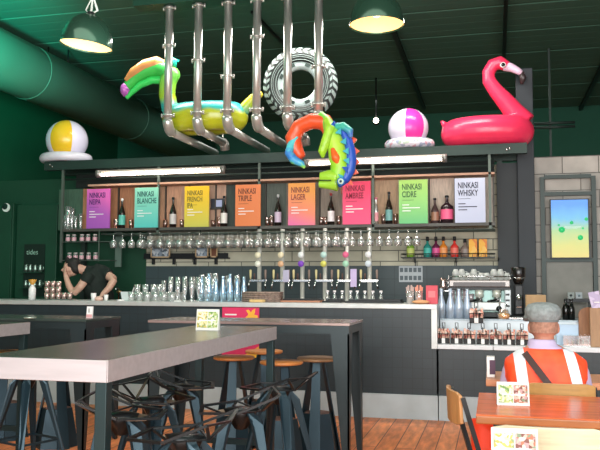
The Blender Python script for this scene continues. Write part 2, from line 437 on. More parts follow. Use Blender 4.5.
# little glass shelf unit at its left end
xa, xb = at(60, 243, Y=9).x, at(110, 243, Y=9).x
MB().box(xa, xb, .0, .2, 1.868, 1.876).build('small_shelf', M('rack_post'), t)
MB().box(xa, xb, .0, .2, 1.626, 1.634).build('small_shelf', M('rack_post'), t)
for px in (61, 99): MB().bar((at(px, 245, Y=9).x, 0, 1.62), (at(px, 245, Y=9).x, 0, SZ - .03), .012, .012).build('small_post', M('rack_post'), t)
for px, w in ((119, .09),): MB().box(at(px, 245, Y=9.3).x - w / 2, at(px, 245, Y=9.3).x + w / 2, .28, .3, 1.55, SZ - .03).build('strip_panel', M('strip_grey', '5d7267', .5), t)

# linear lights
tube_e = M('tube_light', 'fff4e8', .3, emit=12)
for nm, (a, b), (ya, yb2) in (('left', (97, 225), (173.5, 177)), ('right', (305, 447), (163.5, 157))):
    A = at(a, ya, Y=8.9); B = at(b, ya, Y=8.9); z = at((a + b) / 2, (ya + yb2) / 2, Y=8.9).z
    A.z = B.z = 2.745 if nm == 'left' else 2.79
    t = T('tube_lamp', ('white tube lamp in clear housing above the purple and teal signs' if nm == 'left' else 'white tube lamp in clear housing above the pink and green signs'), 'lamp', (A.x, 8.9, A.z), 0, 'tube lamps over the signs')
    L = B.x - A.x
    MB().cyl((.06, 0, -.012), (L - .06, 0, -.012), .017, n=12).build('tube', tube_e, t)
    MB().bar((.02, 0, .03), (L - .02, 0, .03), .07, .02).build('reflector', M('lamp_reflector', 'b9a99f', .35, .4), t)
    MB().tube([(0, 0, 0), (L, 0, 0)], .045, 16, caps=False).build('housing', glass('lamp_housing', gl=.06), t)
    for e in (0, L - .05): MB().cyl((e, 0, 0), (e + .05, 0, 0), .05).build('end_cap', M('cap_grey', '8d8a86', .4, .6), t)
    for e in (.3, L - .3): MB().bar((e, 0, .04), (e, .06, bz0 - A.z + .005), .02, .01).build('bracket', rack_steel, t)

# ------------------------------------------------------------------ beer signs
ink = M('sign_ink', '2c2430', .6)
signs = [
    (86, 110, 190, 228, [(0, 'a85cc0'), (.6, 'bb62c4'), (1, 'f070c8')], 'NINKASI\nNEIPA', 'purple and pink beer sign reading NINKASI NEIPA', '4a1f66', .5),
    (134, 158, 189, 227.5, [(0, '5ccfc8'), (1, '9fe8cc')], 'NINKASI\nBLANCHE', 'teal mint beer sign reading NINKASI BLANCHE', '1f5a58', 0),
    (184, 209, 187, 226, [(0, 'd4cf5a'), (.5, 'f2cf38'), (1, 'ffc81c')], 'NINKASI\nFRENCH\nIPA', 'yellow beer sign reading NINKASI FRENCH IPA', '6b6420', 0),
    (235, 260.5, 186, 226, [(0, 'f08448'), (1, 'f58a50')], 'NINKASI\nTRIPLE', 'plain orange beer sign reading NINKASI TRIPLE', '5a2a1a', 0),
    (288, 315, 184, 225, [(0, 'f06ab0'), (.45, 'fb8a6a'), (1, 'fca63c')], 'NINKASI\nLAGER', 'orange to pink beer sign reading NINKASI LAGER', '7a2c28', .35),
    (342.5, 370.5, 182, 223.5, [(0, 'f8437c'), (1, 'fb3d6c')], 'NINKASI\nAMBREE', 'hot pink beer sign partly behind the lizard float head', '8a1436', 0),
    (399, 427.5, 180.5, 223, [(0, '62c478'), (1, 'b4e868')], 'NINKASI\nCIDRE', 'green beer sign reading NINKASI CIDRE', '2c5a30', 0),
    (455, 485, 178, 222, [(0, 'c3cbe6'), (1, 'd4dbf2')], 'NINKASI\nWHISKY', 'pale blue white sign reading NINKASI WHISKY', '23263a', 0)]
for i, (xa, xb, ya, yb2, st, tx, lab, tc_, sk) in enumerate(signs):
    A = at(xa, yb2, Y=8.98); B = at(xb, ya, Y=8.98); w = B.x - A.x; h = .515
    t = T('beer_sign', lab, 'sign', (A.x, 8.985, SZ), 0, 'beer signs on the bottle shelf'); del t['group']
    MB().box(0, w, 0, .018, 0, h).build('board', ramp('sign_%d' % i, st, 'Z', 0, h, .45, skew=sk, dim=.8), t)
    im = M('ink_%d' % i, tc_, .6)
    text('lettering', tx, .098 if tx.count('\n') < 2 else .088, im, t, (.035, -.002, h - .115), sx=.62, bold=.0015)
    ln = MB(); z = .22
    for k, q in enumerate((.28, .72, .34)):
        ln.box(.04, .04 + w * q * .85, -.002, 0, z - .006, z + .004); z -= .035
    ln.build('printed_lines', im if i == 7 else white_p, t)
    MB().box(.04, .04 + w * .4, -.002, 0, .275, .279).build('printed_line', im, t)

# ------------------------------------------------------------------ bottles
def bottle(name, label, cat, loc, R, H, neck, body_m, lab_m, cap_m, group=None, shoulder=.55, rn=.014, lab=(.12, .45), fullcap=False):
    t = T(name, label, cat, loc, 0, group)
    sh = H * shoulder
    MB().lathe([(R * .8, 0), (R, .006), (R, sh), (R * .92, sh + H * .04), (rn * 1.5, sh + H * neck), (rn, sh + H * (neck + .05)), (rn, H * .97), (rn * 1.15, H)], closed=True, n=14).build('glass_body', body_m, t)
    if lab_m: MB().lathe([(R * 1.015, H * lab[0]), (R * 1.02, H * lab[1])], n=14).build('label_wrap', lab_m, t)
    if cap_m: MB().lathe([(rn * 1.25, H * (.8 if fullcap else .93)), (rn * 1.3, H * 1.0), (rn * .9, H * 1.015)], closed=True, n=12).build('cap', cap_m, t)
    return t
amber = M('dark_bottle_glass', '1f1512', .12, spec=.8)
teal_l = M('label_teal', '57b9a8', .5)
BS = [(122, 'teal_l', 'dark beer bottle with teal label between purple and teal signs', M('label_teal'), white_p),
      (173, '', 'dark beer bottle with pale label between teal and yellow signs', M('label_grey', 'c9c3c0', .5), black_metal),
      (224, '', 'dark beer bottle with white label between yellow and orange signs', M('label_white', 'e4dfd8', .5), black_metal),
      (278, '', 'dark beer bottle with lilac label between orange and lager signs', M('label_lilac', 'c8b4c8', .5), M('cap_grey2', 'b8b8b8', .4)),
      (331, '', 'dark beer bottle with white label below the lizard float mouth', M('label_white2', 'ece4e4', .5), M('cap_red', '8c2a2a', .4)),
      (389, '', 'dark beer bottle with dark teal label left of the green sign', M('label_dteal', '6ea3a0', .5), M('cap_dark', '1a1a1a', .4))]
for px, _, lab, lm, cm in BS:
    X = at(px, 215, Y=9.1).x
    bottle('beer_bottle', lab, 'bottle', (X, 9.1, SZ), .043, .39, .22, amber, lm, cm, shoulder=.5)
t = bottle('whisky_bottle', 'round dark whisky bottle with pink label left of the whisky sign', 'bottle', (at(447, 215, Y=9.1).x, 9.1, SZ), .075, .33, .16, M('whisky_glass', '2a1820', .12, spec=.8), M('label_pink', 'e8608a', .5), black_metal, shoulder=.58, rn=.018, lab=(.15, .5))
bottle('ornate_bottle', 'dark ornate bottle with round medallion left of the pink labelled whisky', 'bottle', (at(435, 215, Y=9.08).x, 9.08, SZ), .045, .30, .2, M('smoky_glass', '4a3838', .15), M('label_brass', '9a7058', .4), black_metal, shoulder=.5)
bottle('gin_bottle', 'slim clear bottle with pink top right of the hot pink sign', 'bottle', (at(376, 215, Y=9.06).x, 9.06, SZ), .03, .32, .2, glass('milky_glass', gl=.5, rough=.3), M('label_rose', 'd9929a', .5), M('cap_pink', 'd87890', .5), shoulder=.5)


# small tumblers on the bottle shelf
gl_pr = T('tumbler', 'small pinkish tumbler beside a bottle on the shelf', 'glass', (at(116, 220, Y=9.05).x, 9.05, SZ), 0, 'small tumblers on the bottle shelf')
MB().lathe([(.024, 0), (.03, .12), (.027, .12), (.022, .006)], closed=True, n=12).build('glass_body', glass('rose_glass', (1, .8, .74), .35, .25, (1, .85, .8)), gl_pr)
for px in (130, 165, 181, 212, 219, 266, 271, 321, 325, 338, 383, 395, 432, 440):
    dup(gl_pr, (at(px, 220, Y=9.12).x, 9.13 + .02 * (px % 3), SZ), scale=(1, 1, .8 + .1 * (px % 4)))
tg = T('pilsner_glass', 'tall clear beer glass at the far left of the bottle shelf', 'glass', (at(68, 220, Y=9.08).x, 9.08, SZ), 0, 'tall glasses at the left end of the shelf')
MB().lathe([(.03, 0), (.03, .01), (.02, .03), (.03, .12), (.04, .3), (.037, .3), (.026, .12), (.016, .04)], closed=True, n=14).build('glass_body', clear, tg)
for px, s in ((71, .95), (75, .6), (80, .7), (64.5, .7)): dup(tg, (at(px, 220, Y=9.14).x, 9.16, SZ), scale=s)
# framed photo standing in a bay
t = T('picture_card', 'small dark card with blue white picture in the bay right of the yellow sign', 'card', (at(214, 208, Y=9.1).x, 9.2, 2.3))
MB().box(-.08, .1, 0, .012, 0, .12).build('card', M('card_dark', '2d3440', .5), t); MB().box(-.01, .07, -.003, 0, .015, .1).build('print', M('card_blue', 'a8b4d8', .5), t)
MB().box(-.09, .11, -.0, .1, -.02, 0).build('card_shelf', M('divider_dark'), t)

# twelve small jars on the left glass shelves
jr = None
for k, (px, z) in enumerate(((68, 1.877), (74, 1.877), (82, 1.877), (88, 1.877), (95, 1.877), (82, 1.635), (89, 1.635), (96, 1.635), (76, 1.635), (70, 1.635))):
    loc = (at(px, 240, Y=9.1).x, 9.1, z)
    if jr is None:
        jr = T('jar', 'small jar with pink and white label on the narrow shelves at left', 'jar', loc, 0, 'jars on the narrow left shelves')
        MB().lathe([(.028, 0), (.03, .005), (.03, .075), (.024, .085)], closed=True, n=12).build('glass_body', clear, jr)
        MB().lathe([(.0305, .015), (.0305, .06)], n=12).build('label_wrap', M('jar_label', 'd8a8b0', .5), jr)
        MB().lathe([(.026, .085), (.026, .1)], closed=True, n=12).build('lid', M('jar_lid', 'c8c0bc', .4), jr)
    else: dup(jr, loc)

# ------------------------------------------------------------------ stemware hanging upside down
hg = T('hanging_glass', 'clear stemmed beer glass hanging upside down under the bottle shelf', 'glass', (0, 0, 0), 0, 'stemmed glasses hanging above the taps')
MB().lathe([(.038, .0), (.038, -.006), (.007, -.014), (.006, -.07), (.026, -.085), (.046, -.12), (.041, -.185), (.038, -.185), (.042, -.12), (.022, -.09)], n=14).build('glass_body', glass('stem_glass', gl=.2, rough=.12, milk=.06), hg)
row = []
def hang(px, yy): row.append((at(px, 240, Y=9 + yy).x, 9 + yy, 1.966))
for px in (113.5, 122.5, 131.5): hang(px, -.11)
for r_, yy in enumerate((-.13, -.03, .07, .17)):
    px = 140 + 2.4 * r_
    while px < 346: hang(px, yy); px += 9.3 + (px * 7 % 3) * .3
for px in (352, 361, 370, 379.5, 389, 398, 408, 417): hang(px, -.11)
first = True
for loc in row:
    if first: hg.location = loc; first = False
    else: dup(hg, loc)

# ------------------------------------------------------------------ beer taps
tapcol = [(260, 'f0e8c8', 'f4f0e0', 'with two cream badges, first from the left'), (283, 'f4e4c0', 'e8b890', 'with cream and peach badges, second from the left'), (303, 'f0f0f0', '8a4cc8', 'with white and purple badges'),
          (325.5, 'c8e8e0', 'e8e070', 'with mint and yellow badges'), (347.5, 'f07098', 'b8e8c8', 'with pink and mint badges'), (370, 'f4f4f4', 'e8f0f8', 'with two white badges, last on the right')]
tap0 = None
for px, c1, c2, d in tapcol:
    X = at(px, 280, Y=9.0).x + .0
    t = T('beer_tap', 'tall chrome beer tap column ' + d, 'tap', (X, 8.97, 1.1))
    MB().lathe([(.045, 0), (.045, .012), (.026, .02), (.026, .90)], closed=True, n=16).build('column', M('tap_steel', 'c8c8c0', .35, .35), t)
    MB().bar((-.11, -.05, .272), (.11, -.05, .272), .028, .028).bar((0, -.05, .272), (0, 0, .272), .03, .03).build('tap_body', chrome, t, .004)
    for sx in (-.1, .1):
        MB().tube([(sx, -.06, .27), (sx, -.09, .245), (sx * 1.12, -.1, .18)], .009, 8).build('spout', chrome, t)
        MB().lathe([(.007, 0), (.012, .03), (.015, .1), (.01, .115)], (sx * .95, -.055, .29), n=10, closed=True).build('handle', M('tap_handle_' + ('a' if sx < 0 else 'b'), 'd8c890' if sx < 0 else '8a7468', .35), t)
    MB().cyl((-.045, -.055, .285), (-.045, -.055, .36), .01, n=8).build('handle', M('tap_handle_c', '5c4038', .4), t)
    for z, cc in ((.553, c1), (.445, c2)):
        MB().cyl((-.01, -.045, z + .03), (-.01, -.03, z + .03), .037, n=20).build('badge', M('badge_' + cc, cc, .4), t)
for px, y0, y1, cc, lab in ((286, 282, 270, 'b8b0c8', 'grey lilac card hanging beside the second beer tap'), (353.5, 287, 269, 'c8b4dc', 'lilac card hanging beside the pink badge beer tap')):
    A = at(px - 3.2, y0, Y=8.86); B = at(px + 3, y1, Y=8.86)
    o = MB().box(0, B.x - A.x, 0, .004, 0, B.z - A.z).build('tap_card', M('card_' + cc, cc, .5), loc=(A.x, 8.866, A.z)); tag(o, lab, 'card')
# black bar mats and small pourer bottles between the taps
for a, b, lab in ((284, 325, 'black bar drip tray with orange front between second and fourth taps'), (327, 345, 'black drip tray below the fourth beer tap'), (349, 404, 'long black drip tray at the right of the taps')):
    xa, xb = at(a, 298, Y=8.3).x, at(b, 298, Y=8.3).x
    t = T('drip_tray', lab, 'tray', (xa, 8.05, 1.137))
    MB().box(0, xb - xa, 0, .25, .0, .018).build('tray', M('orange_rim', 'b0785c', .5) if a == 284 else black_metal, t, .003)
    MB().box(.02, xb - xa - .02, .1, .3, .018, .035).build('grid', black_metal, t)
sb = None
for k, (px, lab) in enumerate(((329, 'third'), (336, ''), (343.5, ''), (352, ''), (358.5, ''), (366, ''), (374, ''), (382, ''))):
    loc = (at(px, 294, Y=8.5).x, 8.42, 1.02)
    if sb is None:
        sb = bottle('syrup_bottle', 'small clear bottle with white cap standing between the taps', 'bottle', loc, .028, .24, .15, clear, M('sb_label', 'd8d0cc', .5), M('sb_cap', 'f0e8e8', .4), 'small capped bottles between the taps', shoulder=.6)
        MB().lathe([(.029, .03), (.029, .12)], n=12).build('label_band', M('sb_label'), sb)
    else: dup(sb, loc)
o = T('speed_rail', 'steel bottle rail behind the front counter', 'rack', (0, 8.42, 0))
MB().box(at(322, 300, Y=8.42).x, at(388, 300, Y=8.42).x, -.05, .08, .98, 1.02).build('rail', rack_steel, o)
MB().box(at(322, 300, Y=8.42).x, at(388, 300, Y=8.42).x, -.05, -.04, 0, .98).build('support', rack_steel, o)

# ------------------------------------------------------------------ glassware standing on the bar
CT = 1.1375
def glass_proto(name, label, prof, group, mat=clear, n=12):
    t = T(name, label, 'glass', (0, 0, -5), 0, group)
    MB().lathe(prof, n=n, closed=False).build('glass_body', mat, t)
    return t
cg = glass('counter_glass', gl=.2, rough=.1, milk=.05)
cg2 = glass('blue_glass', (.85, .95, 1), gl=.22, rough=.12, gcol=(.8, .92, 1), milk=.06)
used = {}
def put(proto, loc, **k):
    if proto.name not in used: used[proto.name] = 1; proto.location = loc; return proto
    return dup(proto, loc, **k)
tum = glass_proto('water_tumbler', 'short clear tumbler in stacked rows at the left of the bar glassware', [(0, 0), (.03, 0), (.038, .1), (.035, .1), (.028, .008)], 'short tumblers on the bar')
for r_ in range(3):
    for px in range(140, 184, 8):
        if r_ == 2 and px < 150: continue
        X = at(px + r_ * 2, 298, Y=8.2).x; Y = 7.98 + .1 * r_
        put(tum, (X, Y, CT))
        if px < 160: put(tum, (X, Y, CT + .085)) if r_ else None
pil = glass_proto('pilsner_glass', 'tall clear footed beer glass in the crowd on the bar', [(0, 0), (.032, 0), (.03, .008), (.01, .016), (.012, .05), (.026, .12), (.03, .23), (.027, .23), (.021, .12), (.008, .055)], 'tall footed beer glasses on the bar', cg)
ps = []
for r_ in range(3):
    px = 168 + 3 * r_
    while px < 214:
        ps.append((px, r_)); px += 7
for px, r_ in ps: put(pil, (at(px, 290, Y=8.1).x, 7.98 + .11 * r_, CT), scale=(1, 1, .95 + .12 * ((px * 5 + r_) % 3)))
caf = glass_proto('carafe', 'tall blue tinted glass carafe in the rows right of the footed glasses', [(0, 0), (.035, 0), (.036, .12), (.018, .2), (.016, .26), (.022, .28), (.019, .28), (.013, .26), (.03, .12)], 'glass carafes on the bar', cg2)
for r_ in range(2):
    for px in range(205, 246, 7): put(caf, (at(px + 3 * r_, 290, Y=8.1).x, 8.0 + .13 * r_, CT), scale=(1, 1, .9 + .1 * ((px + r_) % 3)))
gob = glass_proto('goblet', 'clear stemmed goblet standing above the carafes on the bar', [(0, 0), (.034, 0), (.032, .005), (.005, .012), (.005, .1), (.03, .14), (.037, .2), (.03, .26), (.027, .26), (.034, .2), (.026, .145)], 'goblets at the back of the bar', cg)
for px in (194, 202, 209, 215, 228, 237): put(gob, (at(px, 290, Y=8.3).x, 8.3, CT), scale=(1, 1, 1.12 + .05 * (px % 3)))
o = T('knife', 'long steel bar knife lying in front of the tumblers', 'knife', (at(164, 300, Y=7.85).x, 7.85, CT))
MB().box(0, .12, 0, .02, 0, .004).build('blade', chrome, o); MB().box(.12, .2, -.002, .022, 0, .012).build('handle', white_p, o)
# woven basket full of glass on the counter left of the taps
xa, xb = at(247, 300, Y=8.1).x, at(281, 300, Y=8.1).x
t = T('woven_basket', 'low brownish woven basket beside the first beer tap', 'basket', ((xa + xb) / 2, 8.06, CT))
bm_ = M('basket_fibre', '9a8478', .8, noise=.4, scale=40)
w = (xb - xa) / 2
MB().box(-w * .9, w * .9, -.1, .1, 0, .012).build('base', bm_, t)
for k in range(5):
    MB().tube([(-w, -.11, .012 + k * .022), (w, -.11, .012 + k * .022), (w, .11, .012 + k * .022), (-w, .11, .012 + k * .022), (-w, -.11, .012 + k * .022)], .011, 8).build('woven_band', bm_, t)
o = MB().box(-.06, .1, -.04, .04, 0, .03).build('bread_slice', M('bread', 'd8b478', .8, noise=.2, scale=20), bevel=.008, loc=((xa + xb) / 2 - .02, 7.86, CT)); tag(o, 'pale yellow bread piece in front of the woven basket', 'bread')

# clutter at the right end of the bar
def carton(name, label, cat, x0, x1, y0, y1, Yp, mat, base, depth=.08, line=None):
    A = at(x0, y1, Y=Yp); B = at(x1, y0, Y=Yp)
    t = T(name, label, cat, (A.x, Yp, base)); h = B.z - base
    MB().box(0, B.x - A.x, 0, depth, 0, h).build('box', mat, t, .003)
    if line: MB().box((B.x - A.x) * .2, (B.x - A.x) * .8, -.002, 0, h * .35, h * .7).build('printed_panel', line, t)
    return t
carton('carton', 'red and white carton standing at the right end of the bar', 'box', 426, 437.5, 285.5, 303, 7.95, M('red_carton', 'd84858', .5), CT, .1, M('carton_light', 'e87a80', .5))
for k, (px, cc, lab) in enumerate(((410, 'c8b0a8', 'clear tumbler holding brown stirrers on the bar near the red carton'), (419, 'f0a088', 'clear tumbler full of pink and orange sachets beside the red carton'))):
    t = T('utensil_cup', lab, 'cup', (at(px, 300, Y=8.0).x, 8.0, CT))
    MB().lathe([(0, 0), (.035, 0), (.045, .13), (.042, .13), (.033, .01)], n=14).build('cup_body', clear, t)
    for j in range(6):
        a = j * 1.05; o = MB().bar((.012 * math.cos(a), .012 * math.sin(a), .006), (.035 * math.cos(a), .035 * math.sin(a), .17 + .01 * (j % 3)), .016, .003).build('stick' if k == 0 else 'sachet', M('stick_' + cc, cc, .6), None, loc=t.location)
        tag(o, ('brown stirrer standing in the tumbler nearest the tap trays' if k == 0 else 'pink orange sachet standing in the tumbler beside the red carton'), 'stirrer' if k == 0 else 'sachet', group='stirrers in the tumbler' if k == 0 else 'sachets in the tumbler')
o = MB().sph((0, 0, .02), (.09, .06, .022)).build('snack_plate', M('plate_orange', 'e0a070', .5), loc=(at(421, 302, Y=7.9).x, 7.88, CT)); tag(o, 'flat orange snack dish in front of the sachet tumbler', 'dish')

# ------------------------------------------------------------------ left end of the bar
t = T('napkin_tray', 'clear tray of pinkish cups and glasses beside the bartender elbow', 'tray', (at(56, 300, Y=8.1).x, 8.1, CT))
MB().box(-.16, .22, -.08, .08, 0, .012).build('tray', chrome, t)
cup0 = T('steel_cup', 'small shiny steel cup stacked on the tray in front of the bartender', 'cup', (0, 0, 0), 0, 'steel cups on the left tray')
MB().lathe([(.0, 0), (.026, 0), (.034, .07), (.031, .07), (.024, .006)], n=12).build('cup_body', M('rosy_steel', 'd8b8b0', .2, .7), cup0)
fst = True
for i in range(5):
    for z in range(3 if i < 3 else 1):
        L = t.location + V((-.12 + .075 * i, .0, .013 + z * .068))
        if fst: cup0.location = L; fst = False
        else: dup(cup0, L)
t = T('squeeze_bottle', 'white plastic bottle with orange cap at the far left of the bar', 'bottle', (at(32, 300, Y=8.1).x, 8.1, CT))
MB().lathe([(0, 0), (.042, 0), (.042, .13), (.02, .17), (.016, .19), (0, .19)], n=16).build('bottle_body', white_p, t)
MB().lathe([(.02, .175), (.05, .235), (.02, .24), (0, .24)], n=12).build('spout_cap', M('orange_cap', 'c89038', .5), t)
for px, lab, s in ((93.5, 'white paper cup on the bar in front of the bartender', 1), (106, 'white and red paper cup at the bartender hand', .8)):
    o = MB().lathe([(0, 0), (.026, 0), (.032, .085), (0, .085)], n=14).build('paper_cup', white_p, loc=(at(px, 300, Y=7.95).x, 7.95, CT)); o.scale = (s,) * 3; tag(o, lab, 'cup')
o = MB().sph((0, 0, .02), (.05, .04, .03)).build('bread_roll', M('bread_pink', 'd8b0a0', .7), loc=(at(99, 300, Y=7.95).x, 7.95, CT)); tag(o, 'small pale bread roll between the two paper cups', 'bread')
t = T('plastic_tub', 'white translucent plastic tub on the bar right of the bartender', 'tub', (at(128, 300, Y=8.1).x, 8.1, CT))
MB().loft([[V((s * a * .07, q * b * .05, z)) for a, b in ((-1, -1), (1, -1), (1, 1), (-1, 1))] for s, q, z in ((.8, .8, 0), (1, 1, .1), (.94, .94, .1), (.76, .76, .01))], smooth=False).build('tub_body', M('tub_white', 'cfd8d6', .4), t)
MB().bar((.03, 0, .03), (.075, 0, .15), .02, .006).build('scoop_handle', white_p, t)
o = MB().lathe([(0, 0), (.04, 0), (.044, .014), (0, .018)], n=14).build('lid', white_p, loc=(at(121, 301, Y=7.85).x, 7.84, CT)); tag(o, 'small white plastic lid left of the plastic tub', 'lid')
o = T('brass_tap', 'small brass water tap behind the bar right of the bartender', 'tap', (at(119, 290, Y=9.3).x, 9.3, 0))
MB().tube([(0, 0, 0), (0, 0, 1.25), (0, -.06, 1.28), (0, -.1, 1.25)], .012, 8).build('spout', chrome, o); MB().cyl((-.03, 0, 1.22), (.03, 0, 1.22), .018).build('handle', M('brass', 'c8a878', .3, .8), o)

# tall dark cabinet with moon badge, left
ca = at(14, 203, Y=9.3)
t = T('tall_cabinet', 'tall dark green cabinet with a white crescent moon badge at the left edge', 'cabinet', (ca.x, 9.3, 0))
cabm = M('cabinet_green', '043f29', .6, noise=.1)
MB().box(-1.5, 0, 0, .29, 0, ca.z).build('cabinet_body', cabm, t, .01)
MB().box(-.74, -.02, -.02, -.001, .1, ca.z - .04).build('door', cabm, t, .004)
mz = at(6, 207.5, Y=9.27); 
MB().cyl((mz.x - ca.x, -.026, mz.z), (mz.x - ca.x, -.021, mz.z), .065, n=28).build('badge', M('moon_dark', '223a33', .5), t)
outer = [V((.062 * math.cos(a), 0, .062 * math.sin(a))) for a in [2 * PI * k / 32 for k in range(32)]]
cr = MB(); pts = [(math.cos(math.radians(a)) * .062, math.sin(math.radians(a)) * .062) for a in range(-150, 91, 12)]
inn = [(-.02 + math.cos(math.radians(a)) * .045, .016 + math.sin(math.radians(a)) * .045) for a in range(96, -157, -12)]
cr.prism([V((mz.x - ca.x + a, -.03, mz.z + b)) for a, b in pts + inn], (0, .004, 0)); cr.build('crescent', M('moon_white', 'd8e4dc', .5), t)
cb = at(60, 203, Y=9.35)
t = T('menu_cabinet', 'dark green wall cabinet with small white lettering and shelves of glassware', 'cabinet', (ca.x + .01, 9.36, 0))
WW = cb.x - ca.x - .05
MB().box(0, WW, 0, .23, 0, ca.z - .02).build('cabinet_body', cabm, t, .01)
A = at(23, 258, Y=9.34); B = at(44, 244, Y=9.34)
MB().box(A.x - ca.x, B.x - ca.x, -.012, 0, 1.15, B.z).build('dark_panel', M('panel_dark', '062218', .5), t)
text('lettering', 'tides', .10, M('letter_green', '8fb8a4', .6), t, (at(25.5, 255, Y=9.34).x - ca.x, -.015, at(25.5, 254.5, Y=9.34).z), sx=.95)
for z in (1.48, 1.27): MB().box(A.x - ca.x, B.x - ca.x, -.12, -.012, z - .012, z).build('shelf', M('shelf_green', '28503f', .4, .4), t)
jj = T('steel_jug', 'small steel jug on the shelf under the white lettering', 'jug', (0, 0, 0), 0, 'steel jugs on the left cabinet shelves')
MB().lathe([(0, 0), (.03, 0), (.034, .04), (.024, .09), (.028, .1), (0, .1)], n=12).build('jug_body', M('dull_steel', '7d9488', .3, .8), jj)
MB().tube([(.03, 0, .02), (.05, 0, .04), (.048, 0, .07), (.026, 0, .085)], .005, 6).build('handle', M('dull_steel'), jj)
fst = True
for z in (1.48, 1.27):
    for px in (26, 30, 35, 40):
        L = V((at(px, 280, Y=9.28).x, 9.28, z))
        if fst: jj.location = L; fst = False
        else: dup(jj, L)

# ------------------------------------------------------------------ rail with framed photographs on the wall
xa, xb = at(145, 256, Y=9.55).x, at(229, 256, Y=9.55).x; zr = at(187, 255.5, Y=9.55).z
t = T('photo_rail', 'dark steel rail on the tiled wall carrying two framed photographs', 'rail', (xa, 9.55, zr))
MB().box(0, xb - xa, -.04, .05, -.045, -.03).box(0, xb - xa, -.04, -.03, -.03, .03).build('rail', black_metal, t)
for k in range(4): MB().box(.1 + k * .3, .13 + k * .3, .0, .05, -.12, -.045).build('bracket', black_metal, t)
for a, b, lab in ((150.5, 170, 'wide gold framed photograph left on the wall rail'), (195, 208.5, 'gold framed photograph of grey scene in the middle of the wall rail'), (210, 217.5, 'small narrow brown framed picture right on the wall rail')):
    A = at(a, 259, Y=9.49); B = at(b, 247.5, Y=9.49); w = B.x - A.x; h = B.z - A.z
    t = T('framed_photograph', lab, 'picture', (A.x, 9.49, zr - .03)); fr = M('frame_gold', 'd0b088', .4, .3)
    MB().box(0, w, 0, .01, 0, .018).box(0, w, 0, .01, h - .018, h).box(0, .018, 0, .01, 0, h).box(w - .018, w, 0, .01, 0, h).build('frame', fr, t)
    MB().box(.018, w - .018, .003, .008, .018, h - .018).build('print', spots('photo_grey', ['8a98a8', 'b8c4d0', '606c78', 'd8dce0'], 30) if w > .15 else M('photo_brown', '7a4a30', .5), t)

# sheet of small pictures on the dark tiles
A = at(399, 282, Y=9.58); B = at(422.5, 266, Y=9.58); w = B.x - A.x; h = B.z - A.z
t = T('notice_sheet', 'white sheet with two rows of five small pictures on the dark tiled wall', 'sheet', (A.x, 9.585, A.z))
MB().box(0, w, 0, .004, 0, h).build('sheet', M('paper_grey', 'b9c0c4', .6), t)
for r_ in range(2):
    for k in range(5): MB().box(w * (.04 + .19 * k), w * (.04 + .19 * k) + w * .14, -.001, 0, h * (.12 + .5 * r_), h * (.12 + .5 * r_) + h * .27).build('small_picture', M('pic_dark', '4c5a60', .5), t)

# ------------------------------------------------------------------ syrup shelf on the wall
xa, xb = at(402, 260, Y=9.45).x, at(495, 260, Y=9.45).x; zs = at(450, 257.5, Y=9.4).z
t = T('syrup_shelf', 'black wire wall shelf holding colourful syrup bottles', 'shelf', (xa, 9.35, zs)); W = xb - xa
s = MB()
for z in (0, .045): s.tube([(0, 0, z), (W, 0, z), (W, .24, z), (0, .24, z), (0, 0, z)], .005, 6)
k = 0
while k * .05 < W: s.bar((k * .05, 0, 0), (k * .05, .24, 0), .006, .006).bar((k * .05, 0, 0), (k * .05, 0, .045), .005, .005); k += 1
s.build('wire_basket', black_metal, t)
for k in range(3): MB().bar((.15 + k * .5, .24, -.06), (.15 + k * .5, .0, 0), .012, .012).bar((.15 + k * .5, .24, -.1), (.15 + k * .5, .24, 0), .012, .012).build('bracket', black_metal, t)
MB().box(0, W, -.02, .2, -.008, -.003).build('shelf_board', M('shelf_clear_dark', '3b4242', .4), t)
SY = [(410.5, '8ab83c', 'd0dc78', 'yellow green syrup bottle, first on the wire wall shelf'), (427.5, '2f9488', '48c0b0', 'teal syrup bottle, second on the wire wall shelf'), (436, '6a2848', 'e05898', 'magenta labelled dark syrup bottle on the wire wall shelf'),
      (443.5, 'e88a30', 'f0a060', 'orange round shouldered syrup bottle on the wire wall shelf'), (454.5, 'e84038', 'f07868', 'red orange syrup bottle on the wire wall shelf'), (465, '8a7a70', '9a8c84', 'plain grey brown syrup bottle left of the yellow boxes')]
for px, c1, c2, lab in SY:
    bottle('syrup_bottle', lab, 'bottle', (at(px, 250, Y=9.44).x, 9.44, zs + .004), .048, .25 if px != 465 else .22, .14, M('syr_' + c1, c1, .2), M('syl_' + c2, c2, .5), M('cap_dark2', '1c1c1e', .4), shoulder=.5, rn=.015, fullcap=True)
for a, b, lab in ((469, 477, 'yellow orange carton left of two on the wire wall shelf'), (479, 487, 'yellow orange carton right of two on the wire wall shelf')):
    carton('carton', lab, 'box', a, b, 239, 257, 9.4, spots('carton_yellow', ['f0a020', 'f8b428', 'f8c050', 'e88018'], 14), zs + .004, .08)

